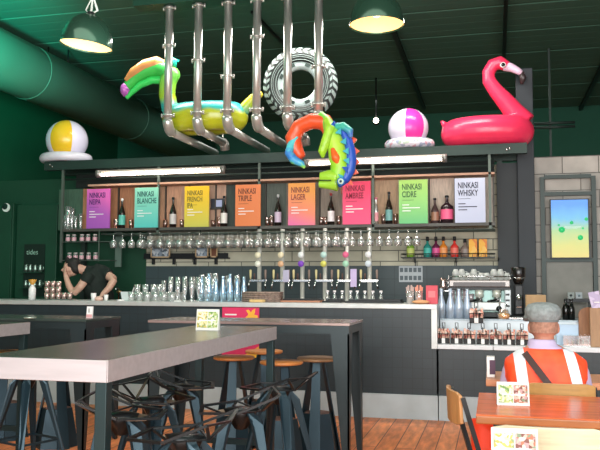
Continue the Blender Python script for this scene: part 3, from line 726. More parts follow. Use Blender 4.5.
# ------------------------------------------------------------------ items on the service counter
SC = .981
cf = T('water_bottle', 'tall clear glass water bottle in the front group left of the coffee machine', 'bottle', (0, 0, 0), 0, 'water bottles on the service counter')
MB().lathe([(0, 0), (.044, 0), (.044, .14), (.017, .24), (.015, .29), (.02, .31), (.016, .31), (.012, .24), (.04, .14)], n=16).build('glass_body', glass('water_glass', (.86, .93, 1), gl=.3, rough=.3, gcol=(.8, .9, 1), milk=.3), cf)
fst = True
for px, yy in ((441.5, 8.22), (450.5, 8.22), (459, 8.24), (467.5, 8.3)):
    L = (at(px, 318, Y=yy).x, yy, SC)
    if fst: cf.location = L; fst = False
    else: dup(cf, L)
sg = T('stacked_glass', 'small clear glass in the nested stacks between bottles and coffee machine', 'glass', (0, 0, 0), 0, 'nested glasses beside the coffee machine')
MB().lathe([(0, 0), (.027, 0), (.036, .09), (.033, .09), (.025, .006)], n=12).build('glass_body', glass('pink_glass', (1, .92, .93), gl=.3, rough=.25, gcol=(1, .92, .94), milk=.25), sg)
fst = True
for px, n_ in ((452, 5), (459, 6), (466, 6), (471, 4)):
    for k in range(n_):
        L = (at(px, 318, Y=8.5).x, 8.5, SC + .055 * k)
        if fst: sg.location = L; fst = False
        else: dup(sg, L)
# espresso machine
ax, bx = at(449, 300, Y=8.45).x, at(510.5, 300, Y=8.45).x; W = bx - ax
t = T('espresso_machine', 'large chrome and mint two group espresso machine on the service counter', 'coffee machine', (ax, 8.42, SC))
mint = M('mint_panel', '90b4ae', .3, .2)
MB().box(.02, W, .1, .42, .03, .3).build('machine_body', mint, t, .01)
MB().box(0, W, -.02, .45, .325, .405).build('top_housing', M('chrome_dark_reflection', '6c6866', .25, .8), t, .012)  # dark reflections put into the chrome base colour
MB().box(.05, W - .05, -.028, -.02, .335, .38).build('dark_strip', M('machine_dark', '3a3636', .3, .4), t)
MB().box(.02, W, -.02, .44, .30, .325).build('trim_band', black_metal, t)
MB().box(.16, W - .02, -.03, .1, .08, .17).build('front_panel', M('soft_steel', 'a0a4a2', .3, .5), t, .01)
MB().box(.16, W - .02, -.06, .12, .012, .06).build('drip_tray', black_metal, t, .005)
for fx in (.05, W - .05):
    for fy in (.0, .4): MB().cyl((fx, fy, 0), (fx, fy, .03), .02, n=10).build('foot', black_metal, t)
for gx in (W * .5, W * .78):
    MB().cyl((gx, .03, .22), (gx, .03, .30), .045, n=18).build('group_head', M('group_cream', 'd8dcd0', .3, .3), t)
    MB().lathe([(.034, .17), (.036, .22)], (gx, .03, 0), closed=True, n=16).build('portafilter', chrome, t)
    MB().tube([(gx, 0, .2), (gx - .05, -.12, .185), (gx - .09, -.16, .18)], [.012, .014, .012], 8).build('portafilter_handle', black_metal, t)
MB().box(W - .06, W + .005, -.035, .1, .03, .3).build('side_panel', M('side_white', '9aa2a4', .3, .3), t, .008)
for z in (.12, .18, .24): MB().box(W - .05, W - .01, -.04, -.034, z, z + .02).build('button', black_metal, t)
MB().tube([(W - .1, -.02, .28), (W - .1, -.06, .25), (W - .12, -.08, .1)], .006, 8).build('steam_wand', chrome, t)
MB().cyl((W - .12, -.05, .1), (W - .12, -.03, .1), .03, n=16).build('knob', black_metal, t)
MB().tube([(0, -.02, .44), (W, -.02, .44), (W, .44, .44), (0, .44, .44), (0, -.02, .44)], .006, 8).build('cup_rail', chrome, t)
for fx in (0, W * .33, W * .66, W): MB().cyl((fx, -.02, .40), (fx, -.02, .44), .006, n=6).build('rail_post', chrome, t)
cupm = M('cup_grey', 'b8bcb8', .3)
cp = T('coffee_cup', 'grey white cup upside down on top of the espresso machine', 'cup', (0, 0, 0), 0, 'cups on the espresso machine')
MB().lathe([(0, .075), (.022, .075), (.036, .04), (.042, 0), (.038, 0)], n=16).build('cup_body', cupm, cp)
MB().tube([(.036, 0, .05), (.055, 0, .045), (.055, 0, .02), (.04, 0, .015)], .004, 6).build('handle', cupm, cp)
fst = True
for k, (px, zz) in enumerate(((456, 2), (462, 2), (468, 1), (474, 2), (481, 1), (487, 1), (494, 2), (500.5, 2), (507, 1), (484, 1))):
    for j in range(zz):
        L = V((at(px, 280, Y=8.55).x, 8.52 + (.1 if px == 484 else 0), SC + .406 + j * .04))
        if fst: cp.location = L; fst = False
        else: dup(cp, L)
t = T('milk_jug', 'shiny steel milk jug hanging at the left of the espresso machine top', 'jug', (at(447, 285, Y=8.4).x - .045, 8.45, SC + .29))
MB().lathe([(0, 0), (.035, 0), (.04, .05), (.028, .1), (.034, .13), (.03, .13), (.024, .1)], n=16).build('jug_body', M('copper_steel', 'c0a8a0', .15, .9), t)
MB().tube([(.03, 0, .02), (.06, 0, .04), (.055, 0, .09), (.03, 0, .11)], .006, 6).build('handle', chrome, t)
MB().bar((-.03, 0, -.003), (.1, 0, -.003), .06, .006).build('hook_plate', chrome, t)
# grinder
gx = at(519, 300, Y=8.45).x
t = T('coffee_grinder', 'black coffee grinder with dark hopper right of the espresso machine', 'grinder', (gx, 8.45, SC))
MB().box(-.075, .075, -.07, .14, 0, .03).build('base', black_metal, t, .008)
MB().box(-.05, .05, -.01, .12, .03, .36).build('grinder_body', black_metal, t, .02)
MB().lathe([(.04, .36), (.055, .39), (.075, .44), (.075, .53), (.07, .54)], (0, .05, 0), closed=True, n=20).build('hopper', M('hopper_dark', '1a1614', .2), t)
MB().lathe([(.05, .405), (.065, .425), (.066, .43), (.045, .43)], (0, .04, 0), n=20).build('hopper_ring', chrome, t)
MB().cyl((0, -.06, .22), (0, .0, .22), .03, n=14).build('dosing_spout', chrome, t)
MB().bar((0, -.07, .12), (0, -.0, .13), .05, .012).build('portafilter_fork', chrome, t)
# orange jar and tray
t = T('orange_jar', 'glass jar of orange juice in front of the espresso machine', 'jar', (at(504, 320, Y=8.2).x, 8.22, SC))
MB().lathe([(0, 0), (.06, 0), (.065, .05), (.045, .07), (.045, .1), (.042, .1)], n=18).build('glass_body', clear, t)
MB().lathe([(0, .004), (.055, .004), (.059, .05), (.03, .06), (0, .06)], n=18).build('juice', M('orange_juice', 'f0a018', .3), t)
MB().tube([(.01, 0, .06), (.03, 0, .16)], .005, 6).build('spoon', chrome, t)
o = MB().box(-.1, .1, -.07, .07, 0, .02).build('steel_tray', chrome, loc=(at(519, 320, Y=8.22).x, 8.24, SC), bevel=.004); tag(o, 'flat steel tray right of the orange juice jar', 'tray')
# condiment caddies on the ledge
wire = M('wire_black', '161616', .4, .5)
def caddy(loc, lab):
    t = T('condiment_caddy', lab, 'caddy', loc)
    s = MB()
    for z in (.003, .05, .095): s.tube([(-.065, -.05, z), (.065, -.05, z), (.065, .05, z), (-.065, .05, z), (-.065, -.05, z)], .0035, 6)
    for x in (-.065, -.022, .022, .065):
        for y in (-.05, .05): s.bar((x, y, 0), (x, y, .095), .004, .004)
    s.box(-.065, .065, -.05, .05, 0, .004).box(-.066, .066, -.052, -.05, .004, .05)
    s.build('basket', wire, t)
    MB().tube([(0, 0, .004), (0, 0, .17)], .004, 6).tube([(-.016, 0, .15), (-.016, 0, .205), (.016, 0, .205), (.016, 0, .15), (-.016, 0, .15)], .005, 6).build('handle', wire, t)
    return t
sach = spots('sachet_mix', ['f0c0a8', 'd88878', 'f4dccc', 'c86858', 'f0d0b8', 'e8a890'], 45)
def sachets(loc, lab, sd):
    random.seed(sd); m = MB()
    for k in range(16):
        x = -.055 + .11 * ((k % 8) / 7); y = -.03 + .06 * (k // 8); h = .10 + random.random() * .05; a = random.uniform(-.2, .2)
        m.bar((x, y, .006), (x + a * .05, y, h), .022, .007, (0, 1, 0))
    o = m.build('sauce_sachets', sach, loc=loc); tag(o, lab, 'sachets', kind='stuff')
    o2 = MB().box(-.02, .02, -.064, -.055, .0, .05).build('white_tag', white_p, loc=loc)
    return o, o2
names = ['at the left end of the ledge', 'second from the left on the ledge', 'third from the left on the ledge', 'in the middle of the ledge under the upper caddy', 'right of the middle of the ledge', 'second from the man on the ledge', 'on the ledge nearest the seated man']
for k, px in enumerate((444, 457, 469.5, 483, 496, 509, 522)):
    L = (at(px, 343, Y=7.95).x, 7.92, .746)
    c_ = caddy(L, 'black wire condiment caddy ' + names[k]); c_.scale = (.84, 1, 1)
    o, o2 = sachets(L, 'pink and brown sauce sachets in the caddy ' + names[k], k); o.scale = (.84, 1, 1); o2.parent = c_; o2.location = (0, 0, .003)
zc_ = .746 + .19
L = (at(476.5, 330, Y=7.95).x, 7.93, .98)
Ls = V((at(476.5, 330, Y=8.2).x, 8.2, .982)); 
cx = at(476.5, 330, Y=7.9)
c_ = caddy((cx.x, 7.92, .952), 'black wire condiment caddy raised above the others in the row')
o, o2 = sachets((cx.x, 7.92, .952), 'pink sauce sachets in the raised caddy', 20); o2.parent = c_; o2.location = (0, 0, .003)

# cardboard box, boards, bottles, glass case right of the man
carton('cardboard_box', 'plain brown cardboard box standing behind the seated man cap', 'box', 526.5, 546, 295, 325, 8.15, M('cardboard', 'b89870', .8, noise=.15), SC, .2)
A = at(556, 349, Y=8.12); B = at(577, 322, Y=8.12)
o = MB().box(0, B.x - A.x, 0, .03, 0, .2).build('steel_bin', M('pale_blue_panel', 'b4cce4', .4), loc=(A.x, 8.0, .746), bevel=.004); tag(o, 'pale blue white panel on the ledge right of the man', 'panel')
for px, lab in ((566, 'dark wine bottle left of two behind the pale blue panel'), (571.5, 'dark wine bottle right of two beside the wooden board')):
    bottle('wine_bottle', lab, 'bottle', (at(px, 318, Y=8.3).x, 8.3, SC), .035, .21, .2, M('wine_dark', '0c0f0e', .15), None, M('cap_dark2'), shoulder=.55)
A = at(577, 318, Y=8.25); B = at(592, 305, Y=8.25)
t = T('wood_board', 'tall rounded brown wooden board behind the glass case', 'board', (A.x, 8.09, .746))
w = B.x - A.x + .05
pts = [V((0, 0, 0)), V((w, 0, 0)), V((w, 0, .30))] + [V((w * .5 + w * .5 * math.cos(a), 0, .30 + .07 * math.sin(a))) for a in [PI * k / 8 for k in range(1, 8)]] + [V((0, 0, .30))]
MB().prism(pts, (0, .025, 0)).build('board', M('board_brown', 'a87048', .5, noise=.2, scale=5, stretch=(8, 1, 1)), t)
A = at(563, 344, Y=7.9); B = at(591, 335, Y=7.9)
t = T('glass_case', 'low clear glass case on the ledge below the wooden board', 'case', (A.x, 7.85, .746))
w = B.x - A.x
MB().box(0, w, 0, .004, 0, .1).box(0, w, .2, .204, 0, .1).box(0, .004, 0, .2, 0, .1).box(w - .004, w, 0, .2, 0, .1).box(0, w, 0, .204, .1, .104).build('panes', glass('case_glass', gl=.3, rough=.1), t)
MB().box(.02, w - .02, .02, .18, .002, .02).build('tray', chrome, t)
gr = MB()
for k in range(5): gr.box(.04 + k * w * .18, .05 + k * w * .18, .02, .18, .02, .06)
gr.build('rack', M('dull_steel'), t)
A = at(591, 349, Y=7.75)
t = T('wooden_post', 'upright pale wooden post at the right picture edge on the ledge', 'post', (A.x, 7.84, .746))
MB().box(.01, .35, 0, .05, 0, .37).build('post', M('post_wood', 'b08a68', .6, noise=.15, scale=5, stretch=(8, 1, 1)), t, .004)
topz = .746 + .37
pp = at(590, 303, Y=7.85)
for k, (px, tx, lab) in enumerate(((588, '', 'lilac flyer leaning left of two on the wooden post'), (596, '', 'purple printed flyer stack on top of the wooden post'))):
    t = T('flyer', lab, 'flyer', (A.x + .03 + k * .1, 7.86, topz), 0)
    w = .1 if k == 0 else .15
    MB().bar((w / 2, .0, 0), (w / 2 - (.03 if k == 0 else 0), .03, .155 - .02 * k), w, .008 if k == 0 else .02, (0, -1, 0)).build('sheet', spots('flyer_%d' % k, (['d0c0dc', 'b8a8c8'] if k == 0 else ['c8a0e0', 'a878c8', 'd8c0ec']), 24), t)
    MB().box(w * .2, w * .7, -.012, -.010 + .0, .05, .06).build('printed_line', white_p, t)
for px, cc, lab in ((571, '8a9490', 'small square pale frame with dark dot behind the wine bottles'), (579, '9aa4a8', 'small square grey blue frame right of the dark dot frame')):
    A = at(px - 3.2, 298.5, Y=9.3); B = at(px + 3.2, 291.5, Y=9.3)
    t = T('small_frame', lab, 'frame', (A.x, 9.3, A.z)); w = B.x - A.x
    MB().box(0, w, 0, .02, 0, w).build('frame', M('sf_' + cc, cc, .5), t); MB().cyl((w / 2, -.004, w / 2), (w / 2, 0, w / 2), w * .2, n=14).build('dot', M('sf_dot_%d' % (px % 2 + px % 3), '20262a' if px == 571 else '76848c', .5), t)
A = at(566, 300, Y=9.3); B = at(592, 300, Y=9.3)
t = T('shelf_stand', 'dark wall shelf carrying two small square frames', 'shelf', (A.x, 9.25, 0)); zz = at(571, 298.5, Y=9.3).z
MB().box(0, B.x - A.x, 0, .2, zz - .04, zz - .001).build('shelf', black_metal, t)
for x in (.02, B.x - A.x - .02): MB().bar((x, .1, 0), (x, .1, zz - .04), .03, .03).build('leg', black_metal, t)

# ------------------------------------------------------------------ screen in steel frame on the block wall
A = at(545, 330, Y=9.55); B = at(593, 176, Y=9.55)
t = T('screen_frame', 'dark steel frame on the block wall around the advertising screen', 'frame', (A.x, 9.54, 0)); W = B.x - A.x; H = B.z
fm = M('frame_steel', '3c4644', .5, .4)
for x in (0, W): MB().bar((x, 0, .9), (x, 0, H), .05, .05).build('upright', fm, t)
for z in (H, at(560, 194, Y=9.55).z, at(560, 260, Y=9.55).z): MB().bar((.025, 0, z), (W - .025, 0, z), .045, .045).build('crossbar', fm, t)
MB().box(.03, W - .03, .02, .05, .95, at(560, 260, Y=9.55).z).build('infill_panel', M('infill', '85857e', .6, noise=.1), t)
A2 = at(552, 257.5, Y=9.45); B2 = at(587.5, 199.5, Y=9.45)
t = T('advertising_screen', 'bright portrait screen with blue to yellow picture and green blobs', 'screen', (A2.x, 9.44, A2.z)); W = B2.x - A2.x; H = B2.z - A2.z
MB().box(-.012, W + .02, .0, .06, -.012, H + .012).box(W * .3, W * .7, .06, .12, H * .3, H * .7).build('housing', black_metal, t)
MB().box(0, W, -.004, 0, 0, H).build('display', ramp('screen_picture', [(0, 'b8a040'), (.3, 'a8a848'), (.55, '80a868'), (.78, '3c94bc'), (1, '2078d0')], 'Z', 0, H, .3, emit=.5, wob=.12, wscale=6), t)
ge = M('screen_green', '30c070', .4, emit=.4)
for u, v_, r_ in ((.28, .48, .035), (.55, .6, .02), (.78, .34, .03), (.95, .66, .02), (.2, .56, .012), (.85, .5, .012)): MB().cyl((W * u, -.007, H * v_), (W * u, -.004, H * v_), r_, n=14).build('green_blob', ge, t)
MB().box(W * .35, W * .8, -.006, -.004, H * .52, H * .53).box(W * .4, W * .7, -.006, -.004, H * .5, H * .506).build('caption', M('screen_white', 'c0d4d0', .4, emit=.3), t)

# ------------------------------------------------------------------ six steel pipes
PY = 8.0
PX = [168, 197.5, 227.3, 256.5, 287.5, 318.5]
EB = [135, 134, 133, 130, 128, 125]          # bottom of each elbow in the photograph
FL = [(45, 115), (60, 112), (76, 110), (36, 109), (-30, 107), (66, 104)]
zrun = at(168, 130.5, Y=PY).z
ends = [9.56, 8.85, 9.56, 9.56, 8.75, 9.56]
words = ['first', 'second', 'third', 'fourth', 'fifth', 'sixth']
for i, px in enumerate(PX):
    X = at(px, 100, Y=PY).x; r = .046
    t = T('steel_pipe', 'shiny vertical steel pipe with an elbow, %s of six from the left' % words[i], 'pipe', (X, PY, zrun))
    R = .13
    MB().tube([(0, 0, R), (0, 0, pz + .022 - zrun)], r, 20).build('vertical_pipe', pipe_steel, t)
    arc = [(0, R - R * math.cos(a), R - R * math.sin(a)) for a in [PI / 2 * k / 8 for k in range(9)]]
    MB().tube(arc, [r * 1.1] + [r * 1.28] * 7 + [r * 1.1], 20).build('elbow', pipe_steel, t)
    MB().tube([(0, R, 0), (0, ends[i] - PY, 0)], r, 20).build('horizontal_pipe', pipe_steel, t)
    for k, fy in enumerate((8,) + FL[i]):
        z = (pz if k == 0 else at(px, fy, Y=PY).z) - zrun
        if z > pz - zrun + .01: continue
        f = MB().cyl((0, 0, z - .018), (0, 0, z + .0), .066, n=20)
        for sx in (-1, 1): f.cyl((sx * .072, 0, z - .03), (sx * .072, 0, z + .016), .012, n=8)
        f.build('flange', pipe_steel, t)
    if ends[i] < 9:
        e = ends[i] - PY
        MB().tube([(0, e, 0), (0, e + .06, -.015), (0, e + .085, -.08)], r * 1.28, 20).build('end_elbow', pipe_steel, t)
        MB().tube([(0, e + .0, .0), (0, e + .0, .1)], .012, 8).build('bolt', pipe_steel, t)


# ------------------------------------------------------------------ inflatables
def P3(px, py, Y): return at(px, py, Y=Y)
FY = 8.45
# toucan
tc_ = P3(205, 120, FY); TL = V((tc_.x, FY, zrun + .05 + .172))
t = T('toucan_float', 'inflatable yellow and teal toucan pool float resting behind the left pipes', 'pool float', TL)
def rel(L, *p): return [P3(*q) - L for q in p]
body = MB().torus((0, 0, 0), .37, .165, 'z', sq=1.05, R2=.16)
body.tube(rel(TL, (176, 122, FY), (170, 108, FY), (167, 95, FY), (168, 82, FY), (172, 73, FY)), [.12, .105, .10, .105, .10], 18)
body.sph(rel(TL, (170, 75, FY))[0], (.13, .1, .11))
link('body', remesh(body, .016, 6), ramp('toucan_skin', [(0, 'a8a820'), (.34, 'a4aa20'), (.40, '2a9c94'), (.54, '34a0a0'), (.64, '98b420'), (1, '60b048')], 'Z', -.2, .62, .3, wob=.12, wscale=5), t)
bk = MB().tube(rel(TL, (170, 73, FY), (158, 68, FY - .02), (146, 71, FY - .04), (135, 78, FY - .05), (127, 87, FY - .05), (123.5, 93, FY - .05)), [.10, .10, .09, .075, .06, .035], 18)
link('beak', remesh(bk, .012, 4), M('beak_bright_green', '40b850', .3), t)
bk = MB().tube([p + V((0, -.015, .035)) for p in rel(TL, (165, 68, FY), (158, 67, FY - .02), (146, 70, FY - .04), (135, 77, FY - .05), (127.5, 85, FY - .05))], [.06, .092, .09, .078, .05], 18)
link('beak_top', remesh(bk, .012, 3), M('beak_orange', 'c8844c', .3), t)
bk = MB().tube(rel(TL, (165, 80, FY), (152, 80, FY - .04), (140, 85, FY - .05), (131, 93, FY - .05), (126, 98, FY - .05)), [.06, .05, .045, .035, .03], 14)
link('lower_beak', remesh(bk, .012, 3), M('beak_green', '38c85c', .3), t)
MB().sph(rel(TL, (125.5, 90, FY - .06))[0], (.058, .085, .085)).build('beak_tip', M('beak_purple', 'a858a8', .3), t)
MB().tube(rel(TL, (173, 66, FY), (175, 60, FY), (179, 61, FY + .02)), [.05, .04, .012], 10).build('crest', M('crest_teal', '2cb4a0', .3), t)
MB().tube(rel(TL, (238, 116, FY), (246, 107, FY), (254, 98, FY), (262, 93, FY)), [.09, .07, .06, .03], 12).build('tail', ramp('tail_skin', [(0, '38b4b0'), (.45, 'a0b830'), (1, 'd8b030')], 'Z', -.02, .3, .3), t)
MB().sph(rel(TL, (166, 72, FY - .1))[0], .016).build('eye', M('eye_black', '101010', .2), t)

# tyre ring
tl = P3(300.5, 85, 8.62)
t = T('tyre_float', 'inflatable ring printed as a black off road tyre with grey wheel', 'pool float', tl)
t.rotation_euler = (0, 0, 0.12)
MB().torus((0, 0, 0), .345, .10, 'y', 56, 16).build('ring', M('tyre_black', '111a18', .5), t)
tr = M('tread_grey', '8a9c98', .5)
trd = MB()
def ty(r): return -math.sqrt(max(0, .1004 ** 2 - (r - .345) ** 2))
for k in range(30):
    a = 2 * PI * k / 30
    for rr_, off, wd, sl in (((.443, .43, .41, .395), 0, .115, .10), ((.388, .375, .36), .1, .10, -.12)):
        for i_ in range(len(rr_) - 1):
            r0, r1 = rr_[i_], rr_[i_ + 1]; s0 = sl * i_ / 3; s1 = sl * (i_ + 1) / 3
            trd.prism([V((r * math.cos(q), ty(r) - .006, r * math.sin(q))) for r, q in ((r0, a + off + s0), (r1, a + off + s1), (r1, a + off + s1 + wd), (r0, a + off + s0 + wd))], (0, .012, 0))
trd.build('tread', tr, t)
for R_, w_ in ((.335, .004), (.315, .003), (.285, .004)): MB().torus((0, -.098 + abs(R_ - .33) * .35, 0), R_, w_, 'y', 48, 6).build('printed_line', tr, t)
rim = MB(); N = 48
r0s = .15; rim.lathe([(.30, 0), (.29, .03), (.26, .04), (.185, .035), (.175, .0), (.185, -.02), (.29, -.02)], n=48)
rim.v = [V((v.x, -v.z - .02, v.y)) for v in rim.v]
rim.build('wheel_disc', M('wheel_grey', 'a3b3b2', .35, .1), t)
MB().bar((-.2, 0, .38), (-.2, 0, CZ - tl.z), .004, .004).build('hanging_cord', black_metal, t)
MB().bar((.2, 0, .38), (.2, 0, CZ - tl.z), .004, .004).build('hanging_cord', black_metal, t)
hs = MB()
for k in range(8):
    a = 2 * PI * (k + .5) / 8; c_ = V((.235 * math.cos(a), -.066, .235 * math.sin(a)))
    d1 = V((-math.sin(a), 0, math.cos(a))) * .03; d2 = V((math.cos(a), 0, math.sin(a))) * .02
    hs.prism([c_ + d1 + d2, c_ - d1 + d2, c_ - d1 - d2, c_ + d1 - d2], (0, .01, 0))
hs.build('printed_slot', M('slot_dark', '1a2f2a', .5), t)

# lizard float hanging over the last two pipes
LY = 7.9
LL = P3(320, 150, LY)
t = T('lizard_float', 'inflatable green lizard float with blue spikes hanging over the last two pipes', 'pool float', LL)
org = M('lizard_orange', 'e8562c', .35, noise=.1)
def lz(name, pts, rs, mat, vox=.012, fl=1.):
    m = MB().tube(rel(LL, *pts), rs, 18, flat=fl); return link(name, remesh(m, vox, 4), mat, t)
lz('ring', [(302, 158, LY), (296, 150, LY), (293, 138, LY - .0), (299, 127, LY), (312, 121, LY - .03), (325, 122, LY - .04), (331, 132, LY - .03), (333, 145, LY - .02), (336, 158, LY)], [.05, .08, .09, .085, .085, .09, .09, .085, .06], org, .014)
green_sk = ramp('lizard_skin', [(0, '58c030'), (.35, '9cd830'), (.7, 'b8e048'), (1, '78cc50')], 'Z', -.45, .35, .35, wob=.1, wscale=8)
lz('body', [(320, 115, LY - .04), (327, 122, LY - .08), (332, 133, LY - .1), (336, 145, LY - .1), (338.5, 157, LY - .1), (340, 168, LY - .1), (337, 178, LY - .1), (329, 181, LY - .1)], [.05, .06, .08, .095, .105, .10, .095, .07], green_sk, .012)
sn = MB().tube(rel(LL, (338, 178, LY - .12), (328, 176.5, LY - .12), (320, 176.5, LY - .12)), [.09, .07, .045], 14).tube(rel(LL, (338, 184, LY - .12), (328, 184, LY - .12), (319, 184, LY - .12)), [.08, .055, .04], 14)
link('snout', remesh(sn, .01, 3), M('snout_green', 'a4d83c', .35), t)
MB().cyl(rel(LL, (316.5, 180.3, LY - .19))[0], rel(LL, (331, 180.3, LY - .215))[0], .007, n=6).build('mouth_line', M('mouth_dark', '3c5a1c', .5), t)
e = rel(LL, (341, 181.5, LY - .215))[0]
MB().cyl(e, e + V((0, -.012, 0)), .042, n=20).build('eye_ring', M('eye_blue', '3a7ec8', .3), t)
MB().cyl(e + V((0, -.012, 0)), e + V((0, -.016, 0)), .03, n=20).build('eye_white', M('eye_white', 'd8f0e0', .3), t)
MB().cyl(e + V((0, -.016, 0)), e + V((0, -.02, 0)), .014, n=16).build('pupil', M('eye_dark', '1c3a50', .3), t)
blue = M('lizard_blue', '2858c0', .35); cyan = M('lizard_cyan', '48b8c8', .35)
back = [(336, 124), (343, 131), (348, 141), (350.5, 151), (351, 161), (349.5, 170), (345, 179), (338, 186)]
bl = MB().tube(rel(LL, *[(x, y, LY - .1) for x, y in back]), [.03, .045, .05, .055, .06, .06, .055, .03], 12)
bo = link('blue_back', remesh(bl, .01, 2), blue, t)
for (x, y), (dx, dy) in zip(back, [(-7, 3), (-8, 2), (-8, 1), (-8, 0), (-8, -1), (-8, -3), (-7, -5), (-3, -6)]):
    a, b, c_ = rel(LL, (x - 2, y - 3.4, LY - .175), (x - 2, y + 3.4, LY - .175), (x + dx, y + dy, LY - .215)); MB().prism([a, b, c_], (0, .08, 0)).build('blue_scale', cyan if y % 2 else blue, t)
for (x, y), (dx, dy) in zip(back[2:], [(9, -2), (9, 0), (9, 1), (9, 3), (8, 6), (3, 8)]):
    a, b, c_ = rel(LL, (x + 3, y - 5, LY - .08), (x + 3, y + 5, LY - .08), (x + dx, y + dy, LY - .08)); MB().prism([a, b, c_], (0, .03, 0)).build('orange_spike', org, t)
lz('left_leg', [(297, 136, LY - .04), (291, 145, LY - .06), (289, 153, LY - .08), (294, 160, LY - .09), (302, 164, LY - .1), (305, 168, LY - .1)], [.03, .045, .05, .05, .035, .015], ramp('leg_skin', [(0, 'd8dc50'), (.35, '70c860'), (.5, '48a8d0'), (.75, '3c78c8'), (1, '58c0c8')], 'Z', -.2, .16, .35, wob=.25, wscale=16), .01)
lz('right_leg', [(336, 127, LY - .1), (343, 126, LY - .14), (350, 131, LY - .16), (351, 138, LY - .16)], [.04, .045, .04, .02], ramp('rleg_skin', [(0, '9cd830'), (.5, '3868c8'), (1, '48b8a0')], 'Z', .08, .28, .35, wob=.15, wscale=14), .01)
lz('front_flipper', [(326, 118, LY - .12), (330, 128, LY - .16), (326, 142, LY - .17), (322, 152, LY - .17), (323, 158, LY - .16)], [.03, .055, .055, .045, .015], M('flipper_green', 'a8dc38', .35, noise=.2, scale=18), .01)
lz('belly', [(333, 148, LY - .17), (336, 158, LY - .18), (339, 166, LY - .17)], [.03, .05, .02], M('belly_orange', 'f06a28', .35), .01)

# balls on float rings
def ballmat(name, c1, c2, a0, a1):
    m, n, l, b = new_mat(name); tc = n.new('ShaderNodeTexCoord'); s = n.new('ShaderNodeSeparateXYZ'); l.new(tc.outputs['Object'], s.inputs[0])
    at2 = n.new('ShaderNodeMath'); at2.operation = 'ARCTAN2'; l.new(s.outputs['Y'], at2.inputs[0]); l.new(s.outputs['X'], at2.inputs[1])
    mr = n.new('ShaderNodeMapRange'); mr.inputs['From Min'].default_value = -PI; mr.inputs['From Max'].default_value = PI; l.new(at2.outputs[0], mr.inputs[0])
    rp = n.new('ShaderNodeValToRGB'); rp.color_ramp.interpolation = 'CONSTANT'; e = rp.color_ramp.elements
    stops = [(0, c2), (a0 / 360, c1), (a1 / 360, c2)]
    rest = a1 + (360 - a1) * .35
    stops += [(rest / 360, c1), ((rest + 55) / 360, c2)]
    while len(e) < len(stops): e.new(.5)
    for i, (p, cc) in enumerate(stops): e[i].position = min(p, 1); e[i].color = lin(cc)
    l.new(mr.outputs[0], rp.inputs[0]); l.new(rp.outputs[0], b.inputs['Base Color']); b.inputs['Roughness'].default_value = .25
    return m
ringm = spots('ring_print', ['d4d0dc', 'c8ccd8', 'd8d4e0', '9aa0b8', 'e0dce4', 'c89aa8', 'd8d8e0', 'a8b8a8'], 22, .3)
DZ = bz1 + .0125
for px0, px1_, py0, py1, c1, a0, a1, lab1, lab2, rx0, rx1, nm in (
        (49, 85.5, 124.5, 160, 'e0b828', 70, 134, 'yellow and white beach ball on the left end of the canopy', 'flat white inflatable ring under the yellow and white ball', 42, 90, 'l'),
        (388.5, 428.5, 106.5, 148, 'e83ca0', 86, 145, 'pink and white beach ball on the canopy beside the flamingo', 'white flecked inflatable ring under the pink and white ball', 384.5, 435, 'r')):
    a = P3(px0, 140, 9.2); b = P3(px1_, 140, 9.2); R = (b.x - a.x) / 2
    ra = (P3(rx1, 150, 9.2).x - P3(rx0, 150, 9.2).x) / 2; rr = .062
    rc = V(((P3(rx0, 150, 9.2).x + P3(rx1, 150, 9.2).x) / 2, 9.21, DZ + rr + .002))
    o = MB().torus((0, 0, 0), ra - .065, .065, 'z', 40, 14, rz=rr).build('swim_ring', M('ring_white', 'd8d4e0', .3, noise=.1) if nm == 'l' else ringm, loc=rc); tag(o, lab2, 'pool float')
    o.scale = (1, .8, 1)
    zc = at((px0 + px1_) / 2, (py0 + py1) / 2, Y=9.2).z
    o = MB().sph((0, 0, 0), R, 48, 28).build('beach_ball', ballmat('ball_' + nm, c1, 'dcd8ec', a0, a1), loc=((a.x + b.x) / 2, 9.2, DZ + rr + .002 + math.sqrt(R * R - .14 ** 2) + .005)); tag(o, lab1, 'ball')

# flamingo
GY = 9.25
gL = V((P3(487, 130, GY).x, GY, DZ + .175))
t = T('flamingo_float', 'large hot pink inflatable flamingo on the right end of the canopy', 'pool float', gL)
pink = M('flamingo_pink', 'f4385f', .28, noise=.06)
def relf(*p): return [P3(*q) - gL for q in p]
g = MB().torus((0, 0, 0), .375, .165, 'z', 56, 18, sq=1.05, R2=.2)
g.tube(relf((524, 124, GY), (514, 112, GY), (505, 101, GY), (496, 91, GY), (489, 81, GY), (488.5, 72, GY), (493, 65, GY), (500, 62.5, GY), (508, 67, GY)), [.15, .12, .105, .09, .08, .075, .08, .082, .06], 20)
g.tube(relf((449, 133, GY), (446, 126, GY), (441, 121, GY)), [.1, .05, .02], 10)
link('body', remesh(g, .014, 5), pink, t)
MB().tube(relf((455, 134, GY - .15), (463, 124, GY - .17), (474, 121, GY - .2), (490, 118, GY - .2)), [.02, .05, .05, .02], 10).build('wing_fold', pink, t)
MB().tube(relf((505, 66, GY), (512, 68, GY - .01), (518, 71, GY - .01), (523, 75, GY)), [.062, .05, .042, .03], 14).build('beak', M('beak_white', 'e8c8e0', .3), t)
MB().tube(relf((521, 73, GY), (523, 78, GY), (521.5, 84, GY)), [.038, .04, .018], 12).build('beak_tip', M('beak_black', '3a3032', .3), t)
e = relf((503, 65, GY - .085))[0]
MB().cyl(e, e + V((0, -.012, 0)), .034, n=18).build('eye_white', white_p, t)
MB().cyl(e + V((0, -.012, 0)), e + V((0, -.018, 0)), .022, n=16).build('pupil', M('eye_black'), t)

